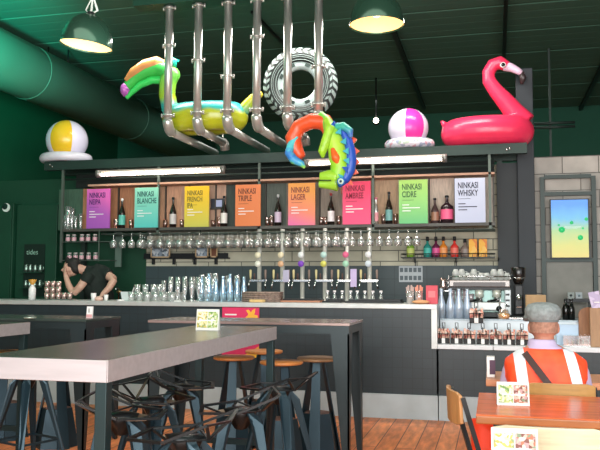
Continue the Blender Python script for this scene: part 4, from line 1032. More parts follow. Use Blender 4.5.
# ------------------------------------------------------------------ pendant lamps
shade_m = M('shade_green', '2c4a3c', .16, .5)
glow = M('lamp_glow', 'eec488', .7, emit=.3)
for px, py, Y, w, tilt, lab, n_ in ((86, 46.5, 5.55, 51.5, .13, 'dark dome pendant lamp with cream inside at upper left', 'l'), (376.7, 25.5, 5.75, 54.5, 0, 'dark dome pendant lamp with cream inside right of the pipes', 'r')):
    c_ = P3(px, py, Y); R = w / FPX * (c_ - CAM).dot(fw) / 2
    t = T('pendant_lamp', lab, 'lamp', c_, 0); t.rotation_euler = (0, tilt, 0)
    prof = [(R, 0), (R * 1.0, .012)] + [(R * .99 * math.cos(a), .012 + R * 1.22 * math.sin(a)) for a in [PI / 2 * k / 10 for k in range(1, 10)]] + [(.03, R * 1.22 + .02)]
    inner = [(.03, R), (R * .7, R * .66), (R * .93, R * .25), (R * .975, .01), (R, 0)]
    MB().lathe(prof + inner, n=48).build('shade', shade_m, t)
    MB().lathe([(R * .965, .012), (R * .9, R * .28), (R * .65, R * .64), (0, R * .8)], n=40).build('inner_reflector', glow, t)
    MB().sph((0, 0, R * .5), R * .2).build('bulb', M('bulb_glow', 'fff2d4', .4, emit=.9), t)
    MB().cyl((0, 0, R * 1.2), (0, 0, R * 1.36), .035, .03).build('socket', black_metal, t)
    zt = CZ - c_.z
    wb = MB()
    if n_ == 'l':
        for k in range(5):
            s_ = (k - 2) * .028; wb.tube([(s_ * .4, 0, R * 1.33), (s_ + .02 * (k % 2), .01, R * 1.45), (s_ * .2, 0, R * 1.9), (0, 0, zt * .97)], .006, 6)
        wb.build('wire_bundle', M('wire_white', 'b8c0b8', .5), t)
    else: wb.cyl((0, 0, R * 1.33), (0, 0, zt), .006, n=6).build('cord', black_metal, t)
    ld = bpy.data.lights.new('bulb_light', 'POINT'); ld.energy = 3; ld.color = (1, .86, .62); ld.shadow_soft_size = .06
    lo = bpy.data.objects.new('bulb_light', ld); COL.objects.link(lo); lo.location = c_ + V((0, 0, -.03))
# small bright ceiling spot deep in the room
c_ = P3(376, 120.5, 12.6)
t = T('ceiling_spotlight', 'tiny bright white spotlight hanging in the dark behind the bar', 'lamp', c_)
MB().sph((0, 0, 0), .045).build('lens', M('spot_glow', 'fff0d8', .4, emit=10), t)
MB().cyl((0, .02, .02), (0, .02, CZ - c_.z), .012).build('stem', black_metal, t); MB().cyl((0, .02, -.03), (0, .14, .03), .05).build('housing', black_metal, t)
c_ = P3(46.5, 104.5, 9.8)
t = T('ceiling_spotlight', 'tiny white light point below the green duct at left', 'lamp', c_)
MB().sph((0, 0, 0), .014).build('lens', M('spot_glow'), t); MB().cyl((0, .01, .0), (0, .01, CZ - c_.z), .008).build('stem', black_metal, t)

# ------------------------------------------------------------------ furniture
def menu_card(name, label, c, w, h, mats, rz=0.):
    t = T(name, label, 'menu', c, rz); d = .035
    MB().bar((0, -d * .5, 0), (0, 0, h), w, .004, (0, -1, 0)).bar((0, d * .5, 0), (0, 0, h), w, .004, (0, 1, 0)).build('card', M('menu_card_white', 'c9cac4', .5), t)
    ph = MB()
    for k, (u0, u1) in enumerate(((.05, .49), (.52, .95))):
        a = V((w * (u0 - .5), -d * .5 + .0, 0)); b = V((w * (u1 - .5), -d * .5, 0)); up_ = V((0, d * .5, h))
        q = [a + up_ * .12 + V((0, -.004, 0)), b + up_ * .12 + V((0, -.004, 0)), b + up_ * .88 + V((0, -.004, 0)), a + up_ * .88 + V((0, -.004, 0))]
        MB().prism(q, (0, .002, 0)).build('food_photo', mats[k], t)
    MB().prism([V((-w * .35, -d * .25 - .0055, h * .44)), V((w * .35, -d * .25 - .0055, h * .44)), V((w * .35, -d * .22 - .0055, h * .5)), V((-w * .35, -d * .22 - .0055, h * .5))], (0, .001, 0)).build('printed_line', white_p, t)
    return t
food1 = spots('food_green', ['8aa050', 'b8bc98', 'a8b068', 'c8c4a8', '5a8038', 'd0ccb8'], 95)
food2 = spots('food_red', ['a05838', 'b89888', '687858', 'a88080', '683020', 'c0b8a8'], 95)
food3 = spots('food_yellow', ['b8a848', 'c8c090', '788850', 'd0c8b0', 'a89038'], 95)

ts = M('table_steel', '8f8984', .26, .85, noise=.12, scale=3, stretch=(6, 1, 1))
te = M('table_steel_edge', 'b6b2b4', .42, .4, noise=.1, scale=3, stretch=(1, 10, 10))
tleg = M('table_leg_steel', '23383a', .35, .5)
def steel_table(lab, x0, x1, y0, y1):
    t = T('high_table', lab, 'table', (0, 0, 0), 0, None)
    t.location = ((x0 + x1) / 2, (y0 + y1) / 2, 0); w = (x1 - x0) / 2; l = (y1 - y0) / 2
    MB().box(-w, w, -l, l, .962, 1.05).build('tabletop', [ts], t, .003)
    MB().box(-w + .002, w - .002, -l - .003, -l + .001, .964, 1.048).box(-w - .003, -w, -l, l, .964, 1.048).box(w, w + .003, -l, l, .964, 1.048).build('edge_band', te, t)
    for sx in (-1, 1):
        for sy in (-1, 1):
            MB().box(sx * (w - .03) - .024, sx * (w - .03) + .024, sy * (l - .03) - .024, sy * (l - .03) + .024, 0, .962).build('leg', tleg, t, .003)
    for yy in (-l + .03, l - .03): MB().box(-w + .06, w - .06, yy - .01, yy + .01, .25, .29).build('crossbar', tleg, t)
    return t
steel_table('long high steel topped table in the foreground with a bright end', -2.02, -1.446, 2.706, 5.07)
steel_table('high steel topped table at the far left edge behind the foreground table', -3.95, -3.36, 2.75, 5.08)
c_ = at(208, 330, Z=1.05)
menu_card('menu_stand', 'small folded food menu standing on the long steel table', c_ + V((0, 0, 0)), .15, .13, (food3, food1))

tabm = M('dark_table_paint', '253235', .4, .3)
def dark_table(lab, x0, x1, y0, y1, topm):
    t = T('high_table', lab, 'table', ((x0 + x1) / 2, (y0 + y1) / 2, 0)); w = (x1 - x0) / 2; l = (y1 - y0) / 2
    MB().box(-w, w, -l, l, 1.03, 1.05).build('tabletop', topm, t, .002)
    MB().box(-w + .005, w - .005, -l + .01, l - .01, .97, 1.03).build('apron', tabm, t)
    for sx in (-1, 1):
        for sy in (-1, 1):
            x = sx * (w - .005); y = sy * (l - .01)
            # folded plate leg: two tapering faces meeting at the corner
            m = MB()
            m.prism([V((x, y, .97)), V((x - sx * .14, y, .97)), V((x - sx * .045, y, 0)), V((x, y, 0))], (0, -sy * .012, 0))
            m.prism([V((x, y, .97)), V((x, y - sy * .14, .97)), V((x, y - sy * .045, 0)), V((x, y, 0))], (-sx * .012, 0, 0))
            m.build('leg', tabm, t)
    return t
dark_table('dark high table with tapered legs and rosy top before the bar centre', -2.66, -1.04, 5.62, 6.24, M('rosy_top', '94807a', .22, .5, noise=.1))
dark_table('dark high table before the bar at left with number one card on it', -4.75, -3.17, 5.56, 6.16, M('dark_top2', '46544f', .25, .4))
c_ = at(89.5, 318, Z=1.05)
t = T('number_card', 'small white table card with number one on the left dark table', 'card', c_)
MB().bar((0, 0, 0), (0, .01, .095), .055, .012, (0, -1, 0)).build('card', white_p, t)
text('lettering', '1', .05, M('ink_black', '202020', .5), t, (-.012, -.012, .045))
MB().box(-.026, .026, -.009, -.006, .004, .03).build('pink_band', M('band_pink', 'd8a0a0', .5), t)
c_ = at(30, 318.5, Z=1.05)
o = MB().lathe([(0, 0), (.045, 0), (.05, .012), (.03, .012), (0, .008)], n=20).build('ashtray', M('tray_grey', 'b8c4b8', .3, .6), loc=(c_.x, c_.y, 1.05)); tag(o, 'small round grey dish at the left end of the dark table', 'dish')

# wood seated bar stools
stm = M('stool_blue_steel', '2a3f49', .4, .5)
def wood_stool(lab, loc, rz, seatm):
    t = T('bar_stool', lab, 'stool', loc, rz)
    MB().lathe([(0, .722), (.155, .722), (.168, .728), (.168, .742), (.158, .748), (0, .748)], n=36).build('seat', seatm, t)
    MB().lathe([(0, .712), (.07, .712), (.07, .722), (0, .722)], n=16).build('seat_plate', stm, t)
    for k in range(3):
        a = 2 * PI * k / 3 + .5; c1, s1 = math.cos(a), math.sin(a); tn = V((-s1, c1, 0))
        top = V((c1 * .055, s1 * .055, .715)); bot = V((c1 * .185, s1 * .185, 0)); o2 = V((c1, s1, 0)) * -.01
        MB().prism([top - tn * .03, top + tn * .03, bot + tn * .05, bot - tn * .05], o2).build('leg', stm, t)
    n = 6
    ring = lambda r, z: [V((r * math.cos(2 * PI * j / n + .5), r * math.sin(2 * PI * j / n + .5), z)) for j in range(n)]
    MB().loft([ring(.182, 0.0), ring(.125, .31), ring(.118, .31), ring(.118, .3)], smooth=False).build('base', stm, t)
    MB().loft([ring(.112, .3), ring(.112, .312)], smooth=False).build('base_top', M('stool_base_top', '7a5a50', .6, noise=.2), t)
    return t
w2 = M('shaded_seat_wood', 'a8805a', .45, noise=.2, scale=6, stretch=(1, 8, 8))  # shadow on the rightmost seat put into a darker wood colour
st = [(234, 357, 6.0, 'round wooden seat bar stool nearest the steel table, left of the front three', wood_orange, .2), (281.5, 361, 5.75, 'round orange wooden seat bar stool in front of its neighbours, middle of three', wood_orange, 0.7),
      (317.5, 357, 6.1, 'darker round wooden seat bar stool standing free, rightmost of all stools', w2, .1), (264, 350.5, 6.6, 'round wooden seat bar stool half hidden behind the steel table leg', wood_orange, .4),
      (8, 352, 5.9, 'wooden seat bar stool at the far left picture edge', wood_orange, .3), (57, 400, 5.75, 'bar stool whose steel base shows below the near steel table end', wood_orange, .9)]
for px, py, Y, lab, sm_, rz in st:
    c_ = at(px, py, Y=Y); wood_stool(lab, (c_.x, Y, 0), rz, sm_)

# black angular wire stools
ws_leg = M('wire_stool_leg', '263c46', .4, .5)
ws = None
def wire_stool():
    t = T('wire_stool', 'x', 'stool', (0, 0, 0))
    Z0 = .70
    P = dict(A=(-.2, .02, Z0 + .01), B=(-.12, .2, Z0), C=(.12, .2, Z0), D=(.2, .02, Z0 + .01), E=(.2, -.17, Z0 + .085), F=(-.2, -.17, Z0 + .085), G=(0, .07, Z0 - .03), H=(0, -.11, Z0 - .01), I=(0, -.2, Z0 + .07))
    P = {k: V(v) for k, v in P.items()}
    def net(es, r, m=None):
        m = m or MB()
        for e in es: a, b = P[e[0]], P[e[1]]; m.bar(a, b, r, r * .55)
        return m
    net('AB BC CD DE AF'.split(), .02).build('seat_rim', M('wire_black2', '23282a', .3, .5), t)
    net('AG BG CG DG GH AH DH'.split(), .012).build('seat_web', M('wire_black2'), t)
    net('EI IF HE HF HI'.split(), .014).build('backrest', M('wire_black2'), t)
    MB().prism([P['G'], (P['A'] + P['G']) / 2, (P['B'] + P['G']) / 2], (0, 0, -.006)).prism([P['G'], (P['C'] + P['G']) / 2, (P['D'] + P['G']) / 2], (0, 0, -.006)).build('seat_plate', M('wire_plate', '9a8a78', .4, .3), t)
    MB().lathe([(.03, .60), (.07, .66), (.09, .705), (0, .712)], n=4, closed=True).build('hub', M('wire_black2'), t)
    for sx in (-1, 1):
        for sy in (-1, 1):
            top = V((sx * .05, sy * .05, .69)); bot = V((sx * .21, sy * .21, 0)); d = V((sx, -sy, 0)).normalized(); n_ = V((sx, sy, 0)).normalized()
            m = MB(); k1 = top + V((sx * .04, sy * .04, -.06))
            m.prism([top - d * .02, top + d * .02, k1 + d * .032, bot + d * .013, bot - d * .013, k1 - d * .032], n_ * -.012)
            m.build('leg', ws_leg, t)
    f = MB(); q = [V((sx * .155, sy * .155, .24)) for sx, sy in ((-1, -1), (1, -1), (1, 1), (-1, 1))]
    f.bar(q[0], q[1], .014, .014).bar(q[1], q[2], .014, .014).bar(q[2], q[3], .014, .014).bar(q[3], q[0], .014, .014); f.build('footrest', ws_leg, t)
    return t
ws = wire_stool()
wl = [(-1.30, 4.62, 1.35, 'black angular wire stool pulled up at the far right end of the steel table'),
      (-1.27, 3.80, 1.9, 'black angular wire stool at the right side of the steel table, middle of the row'),
      (-1.28, 3.08, 1.6, 'nearest black angular wire stool at the right side of the steel table'),
      (-1.79, 3.5, -1.3, 'black angular wire stool under the near end of the steel table beside the corner leg'),
      (-1.86, 4.0, -1.75, 'black angular wire stool seen under the middle of the steel table'),
      (-1.92, 4.55, -1.2, 'black angular wire stool seen under the far half of the steel table'),
      (-3.2, 4.85, 1.2, 'black angular wire stool tucked beside the far left steel table')]
for k, (x, y, rz, lab) in enumerate(wl):
    if k == 0: ws.location = (x, y, 0); ws.rotation_euler = (0, 0, rz); ws['label'] = lab
    else: dup(ws, (x, y, 0), rz, lab)

# low wooden tables at right
wt = M('table_orange_wood', 'd8642a', .26, noise=.25, scale=3.5, stretch=(1, 6, 6))
wte = M('table_edge_wood', 'a5622f', .35, noise=.25, scale=4, stretch=(1, 6, 6))
def wood_table(lab, x0, x1, y0, y1, m=wt, e=wte):
    t = T('dining_table', lab, 'table', ((x0 + x1) / 2, (y0 + y1) / 2, 0)); w = (x1 - x0) / 2; l = (y1 - y0) / 2
    MB().box(-w, w, -l, l, .745, .75).build('tabletop', m, t)
    MB().box(-w - .001, w + .001, -l - .001, l + .001, .708, .745).build('edge', e, t, .006)
    for sx in (-1, 1):
        for sy in (-1, 1): MB().box(sx * (w - .1) - .025, sx * (w - .1) + .025, sy * (l - .1) - .025, sy * (l - .1) + .025, 0, .70).build('leg', black_metal, t)
    return t
wood_table('glossy orange wooden dining table between the man and the pale chair', -.087, 1.25, 3.65, 4.38)
wood_table('orange wooden table the man in the orange vest sits facing', -.055, 1.35, 4.98, 5.46, M('table_light_orange', 'd08a5c', .35, noise=.2, scale=4, stretch=(1, 6, 6)), M('table_light_edge', 'c8855a', .4, noise=.2, scale=4, stretch=(1, 6, 6)))
wood_table('near wooden table just below the bottom right picture edge', -.06, .75, 1.95, 2.74)
c_ = at(513, 405, Z=.75)
menu_card('menu_stand', 'folded food menu standing on the glossy orange table', c_, .155, .112, (food1, food2), .08)
c_ = P3(514.5, 452, 2.66)
menu_card('menu_stand', 'nearest folded food menu at the bottom edge in front of the pale chair', V((c_.x, 2.66, .751)), .148, .122, (food3, food2), .03)
c_ = at(490, 375, Y=5.05)
t = T('napkin_holder', 'small white and purple napkin holder left of the man on his table', 'napkin holder', (c_.x + .0, 5.08, .751))
MB().box(-.02, .03, 0, .09, 0, .13).build('holder', white_p, t, .004); MB().box(-.002, .034, -.002, .088, .02, .11).build('purple_side', M('holder_purple', '4a2440', .5), t)

def chair(lab, loc, rz, backm, bw=.40, zt=.8, ln=0.):
    t = T('dining_chair', lab, 'chair', loc, rz)       # faces +y
    sm_ = backm
    MB().loft([[V((x, y, z)) for x, y in ((-.2, .2), (.2, .2), (.19, -.2), (-.19, -.2))] for z in (.44, .46)], smooth=False).build('seat', sm_, t, .008)
    # curved back board
    rings = []
    for k in range(9):
        u = -1 + 2 * k / 8; x = u * bw / 2; y = -.23 - ln - .03 * (1 - u * u); z1 = zt - (.012 if abs(u) > .9 else 0); z0 = zt - .155 + (.012 if abs(u) > .9 else 0)
        rings.append([V((x, y - .008, z0)), V((x, y - .014, z1)), V((x, y + .002, z1)), V((x, y + .008, z0))])
    MB().loft(rings, smooth=False).build('backrest', backm, t, .003)
    for sx in (-1, 1):
        MB().bar((sx * .19, -.27, 0), (sx * .185, -.2, .46), .022, .03).bar((sx * .185, -.2, .46), (sx * .178, -.226 - ln, zt - .02), .03, .022, ).build('rear_leg', black_metal, t)
        MB().bar((sx * .19, .22, 0), (sx * .18, .17, .44), .022, .022).build('leg', black_metal, t)
    MB().bar((-.185, -.19, .43), (.185, -.19, .43), .02, .02).bar((-.185, -.19, .43), (-.18, .17, .43), .02, .02).bar((.185, -.19, .43), (.18, .17, .43), .02, .02).build('seat_frame', black_metal, t)
    return t
chair('pale wooden chair back close to the camera at the bottom right corner', (at(549, 430, Y=2.87).x, 3.10, 0), 0, M('window_lit_wood', 'cfc2a0', .4, noise=.18, scale=4, stretch=(1, 8, 14)), .39, .85)  # window light put into the pale wood colour
chair('chair with olive brown curved back behind the man in the orange vest', (at(561, 390, Y=4.45).x, 4.75, 0), 0, M('olive_wood', 'b0854a', .4, noise=.2, scale=4, stretch=(1, 8, 14)), .37, .80)
chair('wooden chair with black frame at the left end of the orange table', (.11, 3.98, 0), -PI / 2 + .2, M('tan_wood', 'c08a54', .4, noise=.2, scale=5, stretch=(8, 8, 1)), .35, .83, .075)

# ------------------------------------------------------------------ seated man (seen from behind)
def hand(mb, wrist, dirv, side, s=1., curl=.5, palm_n=V((0, 0, -1))):
    d = V(dirv).normalized(); n_ = V(palm_n); n_ = (n_ - d * n_.dot(d)).normalized(); w = d.cross(n_) * side; p = V(wrist)
    mb.loft([[p + d * q * s + w * (u * a) * s + n_ * (v * b) * s for u, v in ((-1, -1), (1, -1), (1, 1), (-1, 1))] for q, a, b in ((0, .026, .018), (.045, .04, .016), (.09, .04, .013))])
    for k, (L, off) in enumerate(((.07, -.03), (.08, -.01), (.075, .01), (.058, .03))):
        a = p + d * .085 * s + w * off * s; b = a + (d * .55 * L + n_ * L * .25 * curl) * s * 1.0; c_ = b + (d * (.5 - .3 * curl) + n_ * .5 * curl) * L * s
        mb.tube([a, b, c_], [.0095 * s, .0088 * s, .0072 * s], 8)
    a = p + d * .03 * s - w * .03 * s; mb.tube([a, a + (d * .03 - w * .025 + n_ * .012) * s, a + (d * .06 - w * .03 + n_ * .022) * s], [.013 * s, .011 * s, .008 * s], 8)
MX, MY = .288, 4.72
man = T('seated_person', 'person in orange hi-vis vest and grey flat cap sitting with back to us', 'person', (MX, MY, .46))
def ov(cx, cy, z, a, b, n=28, e=2.4, tx=0.):
    r = []
    for j in range(n):
        t_ = 2 * PI * j / n; c1, s1 = math.cos(t_), math.sin(t_)
        r.append(V((cx + a * math.copysign(abs(c1) ** (2 / e), c1), cy + b * math.copysign(abs(s1) ** (2 / e), s1), z + tx * c1)))
    return r
hx = 0.0
B = MB()
B.loft([ov(0, 0, .02, .16, .12), ov(0, .01, .2, .15, .11), ov(0, .03, .40, .17, .11), ov(0, .04, .49, .15, .09), ov(-.01, .05, .54, .07, .06)])
B.tube([(0, .05, .46), (-.003, .06, .53), (-.003, .075, .60)], [.07, .058, .056], 18)
B.sph((-.004, .085, .645), (.077, .095, .105))                # skull
B.sph((-.004, .13, .605), (.058, .06, .06))                   # jaw
B.sph((-.004, .185, .625), (.014, .02, .02))                  # nose
for sx in (-1, 1):
    B.sph((-.004 + sx * .080, .08, .625), (.013, .02, .034))
    B.tube([(sx * .165, .05, .44), (sx * .21, .07, .25), (sx * .17, .34, .335)], [.055, .046, .038], 14)
    hand(B, (sx * .17, .34, .335), (-sx * .5, .8, .0), sx, 1, .3)
B.tube([(-.1, -.02, .08), (-.24, .02, .1), (-.345, .07, .09)], [.095, .08, .065], 16)
B.tube([(-.345, .07, .09), (-.345, .02, -.12), (-.335, -.02, -.37)], [.06, .055, .04], 14)
B.tube([(.1, 0, .08), (.16, .2, .08), (.2, .32, .07)], [.095, .08, .065], 16)
B.tube([(.2, .32, .07), (.2, .3, -.15), (.2, .26, -.37)], [.06, .055, .04], 14)
link('body', remesh(B, .009, 3), M('weathered_skin', 'b87a62', .55, noise=.15, scale=25), man)
for sx in (-1, 1):
    MB().sph((-.004 + sx * .03, .173, .655), (.012, .008, .008), 10, 8).build('eye', white_p, man)
    MB().loft([ov(sx * .2 if sx > 0 else -.335, z[1], z[0], z[2], z[3]) for z in ((-.46, .3 if sx > 0 else 0.02, .05, .13), (-.41, .3 if sx > 0 else .02, .05, .12), (-.37, .26 if sx > 0 else -.02, .045, .05))]).build('shoe', M('shoe_dark', '2a2624', .6), man)
MB().tube([(-.06, .155, .585), (-.004, .178, .58), (.05, .155, .585)], [.004, .007, .004], 8).build('mouth', M('lip', '9a5a50', .5), man)
# shirt
B = MB()
B.loft([ov(0, 0, .0, .185, .14), ov(0, .0, .2, .175, .13), ov(0, .02, .38, .20, .125), ov(0, .035, .46, .175, .115), ov(0, .042, .495, .12, .1), ov(-.005, .05, .525, .095, .09)])
for sx in (-1, 1): B.tube([(sx * .15, .04, .44), (sx * .19, .06, .36), (sx * .222, .07, .24), (sx * .175, .31, .33)], [.065, .06, .055, .048], 16)
B.loft([ov(-.01, .045, .49, .098, .085), ov(-.015, .052, .535, .083, .078), ov(-.02, .058, .562, .076, .074)])
link('shirt', remesh(B, .011, 4), M('lilac_shirt', 'b8aac8', .8, noise=.12, scale=6), man)
# hi-vis vest
vm, n, l, b = new_mat('hi_vis')
tcn = n.new('ShaderNodeTexCoord'); sp_ = n.new('ShaderNodeSeparateXYZ'); l.new(tcn.outputs['Object'], sp_.inputs[0])
def mth(op, a, b_=None, c=None):
    m = n.new('ShaderNodeMath'); m.operation = op
    for i, q in enumerate((a, b_, c)):
        if q is None: continue
        if isinstance(q, (int, float)): m.inputs[i].default_value = q
        else: l.new(q, m.inputs[i])
    return m.outputs[0]
def band(x0, k_, w_):
    c_ = mth('MULTIPLY_ADD', sp_.outputs['Z'], k_, mth('SUBTRACT', sp_.outputs['X'], x0))
    return mth('LESS_THAN', mth('ABSOLUTE', c_), w_)
isb = mth('MAXIMUM', band(-.155 + .06, .12, .031), band(.135 + .10, .22, .030))
hz_ = mth('LESS_THAN', mth('ABSOLUTE', mth('SUBTRACT', sp_.outputs['Z'], .07)), .028)
msk = mth('MAXIMUM', isb, hz_)
nz = n.new('ShaderNodeTexNoise'); nz.inputs['Scale'].default_value = 7; l.new(tcn.outputs['Object'], nz.inputs['Vector'])
rp = n.new('ShaderNodeValToRGB'); rp.color_ramp.elements[0].color = lin('f0401c'); rp.color_ramp.elements[1].color = lin('ff5a2c'); rp.color_ramp.elements[0].position = .35; rp.color_ramp.elements[1].position = .65
l.new(nz.outputs['Fac'], rp.inputs[0])
mx = n.new('ShaderNodeMix'); mx.data_type = 'RGBA'; l.new(msk, mx.inputs[0]); l.new(rp.outputs[0], mx.inputs[6]); mx.inputs[7].default_value = lin('dde4ec')
l.new(mx.outputs[2], b.inputs['Base Color']); b.inputs['Roughness'].default_value = .6
bp = n.new('ShaderNodeBump'); bp.inputs['Strength'].default_value = .5; bp.inputs['Distance'].default_value = .02; l.new(nz.outputs['Fac'], bp.inputs['Height']); l.new(bp.outputs[0], b.inputs['Normal'])
B = MB()
B.loft([ov(0, 0, -.02, .215, .16), ov(0, -.005, .1, .215, .16), ov(0, .0, .24, .215, .155), ov(0, .015, .36, .222, .14), ov(0, .03, .43, .215, .145), ov(0, .04, .478, .175, .135), ov(-.003, .045, .512, .125, .112)])
for sx in (-1, 1): B.tube([(sx * .11, .035, .432), (sx * .158, .045, .40), (sx * .178, .06, .32)], [.082, .086, .066], 16)
vest = link('vest', remesh(B, .012, 4), vm, man)
# crossbody strap following the back
pts = []
for k in range(15):
    u = k / 14; x = -.12 + .21 * u; z = .49 - .28 * u
    z_ = max(0, (z - .34)); yc = .0 + .3 * z_; bb = .16 - .17 * z_; aa = .225 - .3 * z_
    pts.append(V((x, yc - bb * (1 - min(.98, abs(x / aa)) ** 2.4) ** (1 / 2.4) - .006, z)))
B = MB()
for a, b_ in zip(pts[:-1], pts[1:]): B.bar(a, b_ + (b_ - a) * .08, .038, .008, (0, -1, 0))
B.build('strap', M('strap_brown', '3a2420', .6), man)
# trousers
B = MB()
B.loft([ov(0, .0, -.0, .18, .15), ov(0, 0, .1, .19, .15)])
B.tube([(-.1, -.02, .075), (-.24, .02, .1), (-.35, .07, .08)], [.11, .1, .088], 16)
B.tube([(-.35, .07, .08), (-.352, .03, -.12), (-.34, -.01, -.34)], [.086, .08, .068], 16)
B.tube([(.1, 0, .08), (.16, .2, .08), (.2, .32, .07)], [.11, .095, .085], 16)
B.tube([(.2, .32, .06), (.2, .3, -.15), (.2, .26, -.36)], [.08, .07, .065], 16)
link('trousers', remesh(B, .012, 3), ramp('hi_vis_trousers', [(0, 'f04a20'), (.30, 'dde4ec'), (.42, 'f0401c'), (1, 'f44c24')], 'Z', -.36, .2, .6, const=True), man)
# flat cap
B = MB()
B.loft([ov(-.006, .085, .672, .092, .108, e=2), ov(-.006, .09, .70, .103, .122, e=2), ov(-.006, .095, .735, .106, .128, e=2), ov(-.006, .105, .765, .085, .108, e=2), ov(-.006, .115, .777, .04, .06, e=2)])
B.tube([(-.06, .17, .675), (-.006, .235, .668), (.05, .17, .675)], .02, 10, flat=.6)
B.tube([(-.095, .09, .688), (-.10, .17, .672), (-.05, .225, .668), (.03, .19, .675)], .024, 12, flat=.6)
cap = link('cap', remesh(B, .009, 4), M('grey_tweed', '8a9292', .9, noise=.3, scale=38, bump=.4), man)
MB().loft([ov(-.006, .085, .664, .089, .104, e=2), ov(-.006, .085, .684, .094, .110, e=2)], caps=False).build('cap_band', M('tweed_dark', '6e7676', .9), man)
B = MB().loft([ov(-.004, .08, .60, .079, .095, e=2), ov(-.004, .08, .64, .0825, .1, e=2), ov(-.004, .085, .672, .082, .1, e=2)], caps=False)
hair = B; keep = []
hair.f = [f for f in hair.f if sum(hair.v[i].y for i in f) / 4 < .075]; hair.sm = [True] * len(hair.f); hair.mi = [0] * len(hair.f)
hair.build('hair', M('short_grey_hair', 'a87c68', .8, noise=.3, scale=60), man)

# ------------------------------------------------------------------ bartender leaning over the sink
bL = V((-4.86, 8.62, 0))
bt = T('bartender', 'bartender in a black t-shirt leaning forward with head bowed behind the bar', 'person', bL)
def rb(px, py, Y=8.62): return P3(px, py, Y) - bL
def limb(B, pts, rs): return B.tube(pts, rs, 16)
H = rb(71, 268, 8.5)
B = MB()
spine = [V((.12, .08, .95)), rb(101, 296, 8.66), rb(94, 284, 8.6), rb(90, 273, 8.56)]
B.tube(spine, [.11, .11, .11, .1], 20)
B.tube([rb(91, 273, 8.56), rb(82, 269.5, 8.53), rb(77, 268, 8.5)], [.07, .056, .055], 16)
rot = Matrix.Rotation(-.55, 3, 'Y')
B.sph(H, (.088, .078, .108), rot=rot); B.sph(H + V((-.035, -.01, -.06)), (.058, .056, .06), rot=rot)
B.tube([H + V((-.078, -.03, .0)), H + V((-.105, -.035, -.03)), H + V((-.085, -.03, -.04))], [.012, .017, .012], 8)     # nose
B.sph(H + V((.02, -.078, -.015)), (.022, .012, .032), rot=rot)
# raised arm, hand against the brow
e1 = rb(73.5, 293.5, 8.38); w1 = rb(65.5, 275, 8.40)
limb(B, [rb(88, 276, 8.44), rb(80, 287, 8.38), e1], [.055, .048, .042]); limb(B, [e1, rb(68.5, 285, 8.38), w1], [.042, .038, .028])
hand(B, w1, (rb(65.5, 265, 8.42) - w1), 1, .95, .5, V((1, .3, 0)))
# other arm, elbow out, hand down on the worktop
s2 = rb(105, 273, 8.62); e2 = rb(114, 279.5, 8.56); w2_ = rb(102, 295, 8.46)
limb(B, [rb(100, 274, 8.6), s2, e2], [.07, .062, .048]); limb(B, [e2, rb(109, 288, 8.5), w2_], [.048, .042, .03])
hand(B, w2_, (rb(98, 299, 8.44) - w2_), -1, .95, .4, V((0, 0, -1)))
for sx in (-.09, .1): limb(B, [V((.12 + sx, .08, .95)), V((.1 + sx, .06, .5)), V((.1 + sx, .1, .06))], [.09, .065, .045]); B.sph((.1 + sx, .03, .04), (.05, .12, .04))
link('body', remesh(B, .009, 3), M('bartender_skin', 'c49a86', .55, noise=.08), bt)
B = MB()
B.tube([V((.12, .08, .93)), rb(101, 296, 8.66), rb(94, 283, 8.6), rb(89, 273, 8.57), rb(84, 271, 8.54)], [.16, .16, .165, .14, .075], 22)
limb(B, [rb(95, 271, 8.6), rb(103, 272, 8.62), rb(109.5, 275, 8.6)], [.1, .085, .074]); limb(B, [rb(89, 274, 8.46), rb(85, 283, 8.41)], [.08, .066])
link('t_shirt', remesh(B, .011, 4), M('tshirt_black', '0a1a14', .85, noise=.2, scale=8, bump=.5), bt)
B = MB(); limb(B, [V((.1, .08, .96)), V((.1, .08, .8))], [.15, .14])
for sx in (-.09, .1): limb(B, [V((.12 + sx, .08, .92)), V((.1 + sx, .06, .5)), V((.1 + sx, .1, .1))], [.105, .08, .06])
link('trousers', remesh(B, .012, 3), M('trousers_dark', '161c20', .8), bt)
for sx in (-.09, .1): MB().sph((.1 + sx, .02, .045), (.055, .14, .045)).build('shoe', M('shoe_dark'), bt)
B = MB(); B.sph(H + V((.025, .0, .045)), (.098, .086, .082), rot=rot); B.sph(H + V((.065, .0, -.0)), (.062, .082, .08), rot=rot)
B.tube([H + V((-.06, -.02, .075)), H + V((-.02, -.02, .11))], [.03, .045], 10)
link('hair', remesh(B, .009, 3), M('dark_hair', '1c1a16', .75, noise=.3, scale=40), bt)
for k in (-1, 1): MB().sph(H + V((-.076, k * .03, .012)), (.007, .01, .006), 8, 6).build('eye', M('eye_dark'), bt)
MB().tube([H + V((-.075, -.04, -.07)), H + V((-.088, -.01, -.075))], .005, 6).build('mouth', M('lip'), bt)
a = rb(82, 281, 8.385)
o = MB().box(-.022, .022, -.0, .003, -.018, .018).build('printed_logo', M('logo_grey', '9aa8a0', .6), bt, loc=rb(83.5, 278.5, 8.405))

# ------------------------------------------------------------------ light
w = bpy.data.worlds.new('world'); sc.world = w; w.use_nodes = True
w.node_tree.nodes['Background'].inputs[0].default_value = lin('dfe8f0'); w.node_tree.nodes['Background'].inputs[1].default_value = 1.0
def area(name, loc, target, sx, sy, e, col):
    ld = bpy.data.lights.new(name, 'AREA'); ld.shape = 'RECTANGLE'; ld.size = sx; ld.size_y = sy; ld.energy = e; ld.color = col
    o = bpy.data.objects.new(name, ld); COL.objects.link(o); o.location = loc
    o.rotation_euler = (V(target) - V(loc)).to_track_quat('-Z', 'Y').to_euler(); return o
